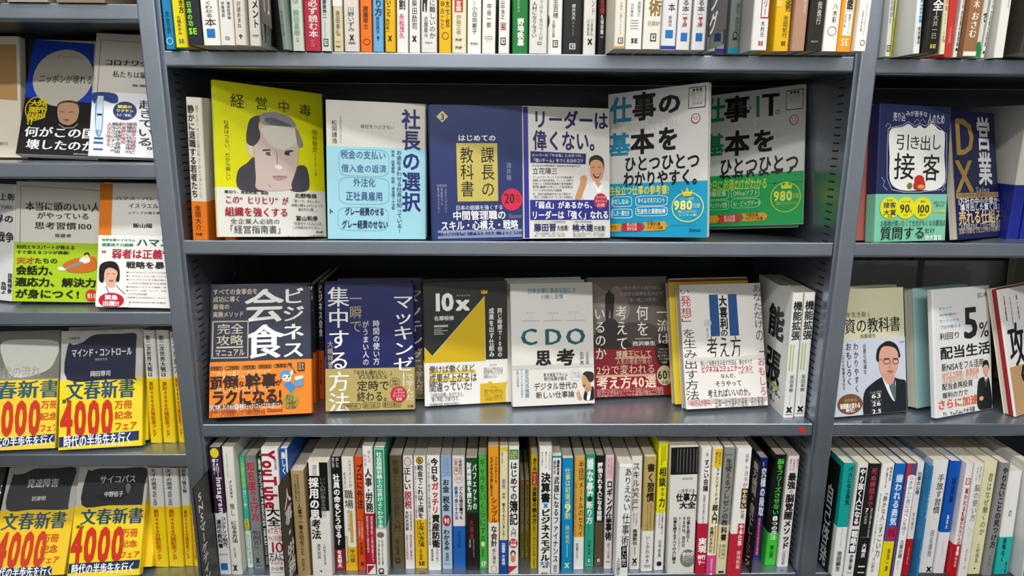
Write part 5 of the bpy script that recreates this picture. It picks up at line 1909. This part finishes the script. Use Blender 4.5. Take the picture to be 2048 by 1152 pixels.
C 2c2c30 9.2,35.9 11.8,5.9 17.8,4.5 27,2.8 36.3,2.6 61.6,3 96.5,3.6 95.7,20 94.9,36.1 91.9,37 48.2,36.7
C 1a1c2c 26.6,28.8 40.2,26.1 62.6,29.5 68.4,16.5 79.3,15.7 83.1,19.8 73.2,26.7 66.2,32 38.2,32.5
C 6a6a70 68.9,19.6 73.2,16.6 77,20.7 73.2,26.7
H 30.9 9.3 82.6 16.6 f2f2f2 S サイコパス
H 39.6 24 66.5 29 e0e0e0 S 中野信子
H 9.2 39.9 97.6 54 1c4a6a S 文春新書
H -0.5 54.9 74.7 86.6 c83018 k 4000
H 4.7 54.1 16 56.7 4a3a10 b 累計
H 70.3 58.3 92.3 65.7 c85018 b 万冊
H 69.6 69.1 92.9 74.9 c85018 b 記念
H 70.3 78.3 98.2 84.7 c85018 b フェア
P 1c3050 -2.6,87.8 100,86.2 98.8,93.9 -2.2,96.2
H 4.8 88.4 93.2 97.6 fafafa S 時代の半歩先を行く
@n|R|bcbcb6|59.8|f0c61c|wrapped book with a streaky dark title block and glossy film, bottom row
C 3a3c3e 7.2,39.1 7.1,8.6 11.3,7.5 21.4,6.4 29.7,4 36.7,2.2 62.4,2.4 92.1,3.1 90,21.9 90.2,37.2 87.6,41.6 42.9,40.5
H 29 12.2 71.6 20.2 e0e0e0 S 発達障害
H 38.8 28.3 57.7 32.5 d0d0d0 S 岩波明
H 4.9 43.5 90.5 58.7 2a5468 S 文春新書
H 4.5 59.3 70.9 91.6 c83a20 k 4000
H 63.2 63.4 84.9 70.8 c85018 b 万冊
H 63.1 73.6 86 80.5 c85018 b 記念
H 63.6 83.3 90.6 89.8 c85018 b フェア
P 1c3050 7.3,92.1 83.2,92 83.8,99.6 9.6,99.7
H 14.3 91.9 85.5 100.6 fafafa S 代の半歩先を行く
@la|R|e6dcc8|0|-|cream book with tan top panel, leftmost on the upper left shelf
P c09460 33.9,6.6 96.4,6.5 96.2,52.6 31.9,50.4
H 70.9 87.3 82 90 555 m 続ける
H 70.4 100.5 87.6 101.9 777 m 1000円
@le|R|e4e2e0|0|-|white glossy book with black lettering, leftmost on its left-bay shelf
H 54.1 8.1 100.7 14.1 333 b 池上彰
H 54.8 18.3 98.7 21.3 777 b 歴史で読む
H 44.9 26.4 98.3 33.2 1c1c1c b 世界の
H 66.8 41.3 100.8 49.7 1c1c1c b 戦争
V 80.2 84 89.9 94.4 222 b 各国よ
V 92.5 76.3 102.7 93.7 222 b 国際情勢
'''
ART = {}
for line in ART_TEXT.strip().split('\n'):
    if line[0] == '@':
        k_, sd, cv_, bh, bc, lb = line[1:].split('|'); cur = []; ART[k_] = (sd, cv_, float(bh), bc, lb, cur)
    else: cur.append(line)
FRONT_N = ['H 38 18 82 43 1c1c1c k 能', 'H 40 53 80 80 1c1c1c k 張', 'V 62 44 66 52 a8c890 m 人生を変える', 'H 30 83 95 88 333 b を超える。', 'H 30 90 80 95 222 b 放する。', 'R 45 80 85 82 a8b850']
DIV_TEXT = ['SNSマーケティング', '人事・労務', '能力開発・自己トレーニング', '自己啓発', 'マーケティング', '経営学入門']
keys = set()
for a in list(ART.values()) + [(0, 0, 0, 0, 0, FRONT_N)]:
    for l in a[5]:
        q = l.split(' ')
        if q[0] in 'HVD':
            for ch in ' '.join(q[7:]):
                if ch not in ' 　': keys.add((ch, q[6]))
for t in DIV_TEXT:
    for ch in t: keys.add((ch, 'b'))
prewarm(sorted(keys))

# ---------------------------------------------------------------- room
def struct(name, V, F, m):
    o = mesh_obj(name, V, F, m); o['kind'] = 'structure'; return o
floor_m, b_, nt_ = bsdf('floor_tiles', lin('6a665f'), .35)
n_ = noise(nt_, 5, 4); rr = ramp(nt_, n_.outputs[0], .3, .7, lin('22201f'), lin('2c2a27')); nt_.links.new(rr.outputs[0], b_.inputs['Base Color'])
ceil_m, b_, nt_ = bsdf('ceiling_board', lin('d8d8d4'), .9)
n_ = noise(nt_, 60, 4); bump(nt_, b_, n_.outputs[0], .3, .002)
wall_m, b_, nt_ = bsdf('wall_paint', lin('8a8a88'), .8)
n_ = noise(nt_, 80, 3); bump(nt_, b_, n_.outputs[0], .2, .001)
wallf_m, b_, nt_ = bsdf('wall_paint_light', lin('d6d4ce'), .8)
n_ = noise(nt_, 80, 3); bump(nt_, b_, n_.outputs[0], .2, .001)
struct('floor', *box(-3.2, 3.2, -3.2, .45, -1.36, -1.3), floor_m)
struct('ceiling', *box(-3.2, 3.2, -3.2, .45, 1.5, 1.56), ceil_m)
struct('wall_back', *box(-3.2, 3.2, .36, .42, -1.3, 1.5), wall_m)
struct('wall_front', *box(-3.2, 3.2, -2.46, -2.4, -1.3, 1.5), wallf_m)

# ---------------------------------------------------------------- shelving
def shelf_mesh(x0, x1, z, y0=0., y1=.285, T=.0203, dip=0):
    # folded steel tray: flat top, bevelled nose, front lip, hemmed underside
    b = .0014
    d = dip
    pr = [(y0 + b, z)] + ([(y0 + .005, z), (y0 + .008, z - d)] if d else []) + [(y1, z - d), (y1, z - T), (y1 - .002, z - T), (y1 - .002, z - d - .0016), (y0 + .018, z - d - .0016), (y0 + .018, z - T), (y0 + .0035, z - T)]
    pr += arc(y0 + .0035, z - T + .0035, .0035, -90, -180, 4)[1:] + arc(y0 + b, z - b, b, 180, 90, 3)[:-1]
    return prism(pr, x0, x1, 'x')
def upright_mesh(x0, x1, y0=-.006, y1=.3, z0=-1.3, z1=.9):
    r = .0025
    pr = arc(x0 + r, y0 + r, r, 180, 270, 4) + arc(x1 - r, y0 + r, r, -90, 0, 4) + [(x1, y1), (x0, y1)]
    return prism(pr, z0, z1)
SLOT = None
def shelving(label, x0, x1, zs, ups, slots=()):
    global SLOT
    t = empty('shelving_unit', Matrix.Translation(((x0 + x1) / 2, 0, -1.3)), label, 'shelf')
    inv = t.matrix_world.inverted()
    def part(name, V, F, m, par=t):
        o = mesh_obj(name, V, F, m); o.parent = par; o.matrix_parent_inverse = inv; return o
    for (a, b, side) in ups:
        u = part('upright', *upright_mesh(a, b), STEEL)
        if side:
            # inner flange standing just inside the tube, with dark strips painted for its shaded slot holes
            if side > 0: f0, f1, sx = b, b + .0036, b + .0036
            else: f0, f1, sx = a - .0036, a, a - .0036
            p = part('side_panel', *box(f0, f1, .0006, .298, -1.3, .9), STEEL)
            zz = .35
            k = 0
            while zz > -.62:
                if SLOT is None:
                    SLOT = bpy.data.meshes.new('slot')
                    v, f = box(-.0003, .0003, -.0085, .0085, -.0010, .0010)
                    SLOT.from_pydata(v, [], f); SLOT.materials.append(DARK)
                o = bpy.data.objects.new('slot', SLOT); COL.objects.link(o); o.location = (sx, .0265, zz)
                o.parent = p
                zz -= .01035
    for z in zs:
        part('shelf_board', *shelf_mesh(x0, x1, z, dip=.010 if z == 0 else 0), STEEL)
        part('underside_shade', *box(x0 + .004, x1 - .004, .0185, .282, z - .0198, z - .0188), STEEL_SHADE)  # added dark sheet, stands in for the shade under the board
    # back sheet with two shallow pressed ribs per bay, shade put into its colour
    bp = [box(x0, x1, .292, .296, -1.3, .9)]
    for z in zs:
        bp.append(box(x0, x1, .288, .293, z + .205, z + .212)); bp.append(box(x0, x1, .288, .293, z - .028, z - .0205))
    part('back_panel', *join(bp), STEEL_SHADE)
    return t
shelving('grey steel shelving bay in the middle, four rows of books', -.4395, .4395, (.2423, 0, -.266, -.512, -.77), [(-.466, -.4430, 1), (.4450, .468, -1)])
shelving('grey steel shelving bay left of the middle one, holding wrapped pocket books', -1.36, -.4665, (.297, .101, -.100, -.312, -.522, -.74), [(-1.386, -1.3605, 0)])
shelving('grey steel shelving bay right of the middle one, starting at the teal spine', .4685, 1.36, (.2405, 0, -.266, -.512, -.77), [(1.3605, 1.386, 0)])
st, b_, nt_ = bsdf('sticker_red', lin('e02418'), .5)
n_ = noise(nt_, 300, 2); bump(nt_, b_, n_.outputs[0], .2, .0003)
V, F = prism(arc(0, 0, .0043, 0, 345, 23), 0, .0004)
V = [(.4247 + a, -.0004 + c, -.2758 + b) for a, b, c in V]
o = mesh_obj('sticker', V, F, st); o['label'] = 'small round red sticker on the front lip of the third shelf'; o['category'] = 'sticker'

# ---------------------------------------------------------------- books standing spine out
GROUPS = {'t': 'books standing spine out on the top shelf', 'r': 'books on the top shelf of the right bay', 'm': 'books standing spine out in the lowest middle row',
          'q': 'books in the lowest row of the right bay', 'l': 'pocket books standing spine out in the left bay', 'a': 'twin cream books', 'N': 'twin white books', 'O': 'twin white books',
          'H': 'dark books behind the navy and orange one', 's': 'white books with blue foot'}
WIDTH = {}
for k, p in POSES.items():
    if len(p) != 6: continue
    xm, y, z, t, h, tilt = p
    sd, cv_, bh, bc, lb, art = ART[k]
    w_ = .148 if h > .2 else (.108 if h < .178 else .130)
    if k in ('m26', 'm27'): w_ = .108
    sx = 1 if sd == 'R' else -1
    # turn the spine towards the aisle
    T = Matrix.Translation((xm, y, z + abs(math.sin(R(tilt))) * t / 2 + .0002)) @ Matrix.Rotation(R(tilt), 4, 'Y') @ Matrix.Rotation(R(-90 * sx), 4, 'Z') @ Matrix.Translation((-sx * w_ / 2, -t / 2, 0))
    lab = lb
    root = empty('book', T, lab, 'book', GROUPS[k[0]])
    build_book(root, w_, h, t, sd, cv_, bh, bc, spine=art, front=FRONT_N if k == 'N' else None)

# ---------------------------------------------------------------- books facing out
ROOTS = {}
def face_matrix(p):
    x, y, dz, yw, lean, rl, w_, h, t, z = p
    X = Vector((math.cos(yw), math.sin(yw), 0)); N = Vector((-math.sin(yw), math.cos(yw), 0))
    Z = Vector((0, 0, 1)) * math.cos(lean) + N * math.sin(lean)
    X2 = X * math.cos(rl) + Z * math.sin(rl); Z2 = Z * math.cos(rl) - X * math.sin(rl)
    Y2 = Z2.cross(X2)
    return Matrix(((X2.x, Y2.x, Z2.x, x), (X2.y, Y2.y, Z2.y, y), (X2.z, Y2.z, Z2.z, z + dz), (0, 0, 0, 1)))
FG = {'0': 'books facing out on the second shelf', '1': 'books facing out on the third shelf', '2': 'books facing out in the left bay', '3': 'books facing out in the right bay'}
GRP = {**{k: '0' for k in 'BCDEFG'}, **{k: '1' for k in 'HIJKLM'}, **{k: '3' for k in ('Q', 'RR', 'T', 'V', 'W')}}
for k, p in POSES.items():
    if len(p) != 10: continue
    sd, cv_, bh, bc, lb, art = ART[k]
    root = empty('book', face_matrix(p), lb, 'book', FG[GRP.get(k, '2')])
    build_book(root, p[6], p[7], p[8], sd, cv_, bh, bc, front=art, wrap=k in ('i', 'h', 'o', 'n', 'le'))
    ROOTS[k] = root
def behind(k, name, dx, n, dz, cover, label, side=None, t=None, art=False, dw=0, dh=0, band=None, wrap=False):
    """another copy standing behind face-out book k: offset in that book's own frame"""
    p = POSES[k]; sd = side or ART[k][0]
    M = face_matrix(p); q = n / math.cos(p[4])
    M.translation += Vector((math.cos(p[3]) * dx - math.sin(p[3]) * q, math.sin(p[3]) * dx + math.cos(p[3]) * q, dz))
    root = empty('book', M, label, 'book', FG[GRP.get(k, '2')])
    bh, bc = (band if band else (0, '-'))
    build_book(root, p[6] + dw, p[7] + dh, t or p[8], sd, cover, bh, bc, front=ART[k][5] if art else None, wrap=wrap)
    return root
behind('C', 'C2', .0035, .0195, 0, 'd8d4cc', 'pale grey copy almost hidden behind the book with the light blue wrap', band=(62, '9fd4e2'))
behind('F', 'F2', -.004, .0132, 0, 'dcdad6', 'white and blue copy peeping out below the large book with blue title', band=(34, '1c9ec8'))
behind('G', 'G2', -.008, .0082, -.0062, 'd6d4d0', 'white and green copy standing lower, directly behind the large book with green title', band=(36, '12a050'), art=True)
behind('G', 'G3', -.02, .0165, -.0062, 'd6d4d0', 'rearmost white and green copy behind the large book with green title', band=(36, '0e7a40'))
behind('I', 'I2', -.0035, .0195, 0, '18205c', 'navy copy directly behind the book with white titles and khaki band', band=(40, 'b6a465'))
behind('I', 'I3', .013, .039, 0, '18205c', 'navy copy standing further right behind the book with white titles and khaki band', art=True, band=(40, '8a7c50'))
behind('J', 'J2', -.001, .0195, .0, '2f312e', 'charcoal copy directly behind the charcoal and yellow book')
behind('K', 'K2', -.008, .0195, 0, 'dedcd6', 'white copy directly behind the book with teal capitals')
behind('K', 'K3', -.009, .039, 0, 'dedcd6', 'second white copy behind the book with teal capitals')
behind('M', 'M2', -.0095, .0195, .0, 'd6ba24', 'mustard yellow book standing behind the white one with blue bars', t=.014)
behind('M', 'M3', -.002, .035, .0, 'a8302c', 'red-backed book behind the mustard yellow one', t=.008)
behind('M', 'M4', .001, .0445, .0, 'dcd8c8', 'off-white book rearmost behind the white one with blue bars', t=.016)
behind('Q', 'Q2', -.013, .02, .0, 'b0625a', 'dusty pink book standing behind the navy book with the white frame', t=.02)
behind('V', 'U', .003, .034, .0015, 'a2cccc', 'plain pale teal book between the man in glasses and the giant numeral book', side='R', dh=-.007, t=.014)
behind('T', 'T2', .004, .0175, 0, 'd5d2b0', 'beige copy directly behind the book showing the man in glasses')
behind('W', 'W2', .0, .0038, .0, 'a01824', 'dark red book behind the white and tan brush-lettered one', t=.005)
behind('W', 'W3', .0, .0095, .0, 'ece4cc', 'cream book behind the dark red one near the right photo edge', t=.006, side='R')
behind('f', 'f2', .007, .0155, 0, 'dedad0', 'cream copy behind the book with the lime green band', art=False)
behind('d', 'd2', -.002, .0152, 0, 'cfc9bf', 'off-white copy behind the book with the syringe drawing')
behind('c', 'c2', .004, .0152, 0, 'dcdcd8', 'pale copy behind the blue book with the grey circle')
behind('g', 'g2', -.004, .0152, -.0, 'dedcd6', 'white copy behind the book showing the short-haired woman')
behind('la', 'lb', .008, .0155, .0, '2c282c', 'dark book behind the cream and tan one at the left photo edge')
behind('o', 'o2', .012, .0155, .002, 'c8c8c2', 'wrapped copy behind the book with the snake-like print', band=(66, 'f0cc10'), wrap=True)
behind('n', 'lm', -.116, .002, .0, '3a3c3e', 'wrapped dark and yellow book cut by the left edge of the bottom row', band=(60, 'f0c61c'), wrap=True)
behind('i', 'i2', .003, .0152, .001, 'c8c8c4', 'wrapped copy behind the navy-titled book', band=(66, 'f2d80e'), wrap=True)
# grey film-wrapped volumes at the back of the right bay
for x, cw, lb in ((.60, '8d8f8e', 'grey film-wrapped volume at the back of the right bay behind the man in glasses'), (.80, '8a8c8a', 'grey film-wrapped volume at the back of the right bay behind the brush-lettered book')):
    p = (x, .20, .003, 0, .06, 0, .19, .2, .03, -.266)
    root = empty('book', face_matrix(p), lb, 'book', FG['3'])
    build_book(root, .19, .2, .03, 'R', cw, 0, '-', wrap=True)
root = empty('book', face_matrix((.90, .17, .002, 0, .05, 0, .12, .222, .02, -.266)), 'olive brown volume at the back of the right bay by the photo edge', 'book', FG['3'])
build_book(root, .12, .222, .02, 'R', '4a4526', 0, '-')
# books whose feet just show above the top left shelf
for i, (x, tt, cw, lb) in enumerate(((-.735, .06, 'a8a498', 'pale grey volume on the topmost left shelf, cut by the frame top'), (-.66, .05, '8c7c6c', 'brown volume on the topmost left shelf, second from the photo edge'),
                                     (-.60, .05, '9a948c', 'warm grey volume on the topmost left shelf beside the brown one'), (-.535, .06, '8a7a68', 'brown volume on the topmost left shelf, nearest the steel upright'))):
    M = Matrix.Translation((x, -.004, .2972)) @ Matrix.Rotation(R(-90), 4, 'Z') @ Matrix.Translation((-.054, -tt / 2, 0))
    root = empty('book', M, lb, 'book', 'volumes on the topmost left shelf')
    build_book(root, .108, .173, tt, 'R', cw, 0, '-')

# ---------------------------------------------------------------- acrylic dividers
m_ac = bpy.data.materials.new('clear_acrylic'); m_ac.use_nodes = True
nt_ = m_ac.node_tree; nt_.nodes.clear()
out_ = nt_.nodes.new('ShaderNodeOutputMaterial'); mx = nt_.nodes.new('ShaderNodeMixShader'); tr = nt_.nodes.new('ShaderNodeBsdfTransparent'); gl = nt_.nodes.new('ShaderNodeBsdfGlossy')
fr = nt_.nodes.new('ShaderNodeFresnel'); fr.inputs[0].default_value = 1.6; gl.inputs['Roughness'].default_value = .04
tr.inputs[0].default_value = (.93, .95, .95, 1)
nt_.links.new(fr.outputs[0], mx.inputs[0]); nt_.links.new(tr.outputs[0], mx.inputs[1]); nt_.links.new(gl.outputs[0], mx.inputs[2]); nt_.links.new(mx.outputs[0], out_.inputs[0])
LABELM = {}
def divider(x, y0, y1, z0, z1, l0, l1, lz0, face, col, text, label, tcol='f2f2f0', yawd=0, box_=None):
    """plate in the y-z plane; label strip y from l0 to l1; face=+1/-1 side the strip is read from"""
    M = Matrix.Translation((x, y0, z0)) @ Matrix.Rotation(R(yawd), 4, 'Z')
    t = empty('shelf_divider', M, label, 'divider', 'acrylic topic dividers between the books')
    mesh_obj('clear_plate', *box(-.0005, .0005, 0, y1 - y0, 0, z1 - z0), m_ac, t)
    lm, b2, n2t = bsdf('label_film', lin(col), .45); nn = noise(n2t, 300, 2); bump(n2t, b2, nn.outputs[0], .15, .0003)
    a, b = (.0006, .0010) if face > 0 else (-.0010, -.0006)
    s = mesh_obj('label_strip', *box(a, b, l0 - y0, l1 - y0, lz0 - z0, z1 - z0 - .001), lm, t)
    sh = Sheet(l1 - l0, z1 - lz0)
    bx = box_ or (22, 6, 80, 97)
    sh.text('V', *bx, tcol, 'b', text)
    W_, H_ = l1 - l0, z1 - lz0
    if face > 0: pl = lambda u, q, o: (.0010 + o, (l0 - y0) + u * W_, (z1 - z0) - q * H_)
    else: pl = lambda u, q, o: (-.0010 - o, (l1 - y0) - u * W_, (z1 - z0) - q * H_)
    sheet_objs(sh, pl, s, name='label_lettering', base=.0002)
divider(-.4388, -.05, .085, -.5118, -.338, -.05, -.003, -.5118, 1, '3a3630', 'SNSマーケティング', 'clear divider with dark strip reading SNS beside the left steel upright', box_=(12, 8, 50, 99))
divider(-.3230, -.045, .088, -.5118, -.338, -.045, .004, -.5118, 1, '3c352c', '人事・労務', 'clear divider with brown strip between the huge red letters and the beige spine', box_=(30, 12, 92, 92))
divider(.3700, 0, .115, -.5118, -.327, 0, .034, -.5118, -1, '2e2626', '能力開発・自己トレーニング', 'clear divider with dark strip before the low navy spine', box_=(30, 4, 80, 99))
divider(.4880, 0, .115, -.5118, -.333, 0, .036, -.5118, -1, '151515', '自己啓発', 'black labelled divider at the left end of the right bay, bottom row', box_=(26, 22, 80, 97))
divider(.2340, -.12, -.052, .2426, .44, -.12, -.052, .257, -1, '3f4042', 'マーケティング', 'smoky divider with slanted white katakana right of centre on the top shelf', box_=(10, 4, 52, 99))
divider(-.2815, -.105, .0, .2426, .44, -.1, -.05, .262, 1, '6a6058', '経営学入門', 'clear divider with brownish strip left of centre on the top shelf', yawd=7, box_=(20, 4, 80, 92))
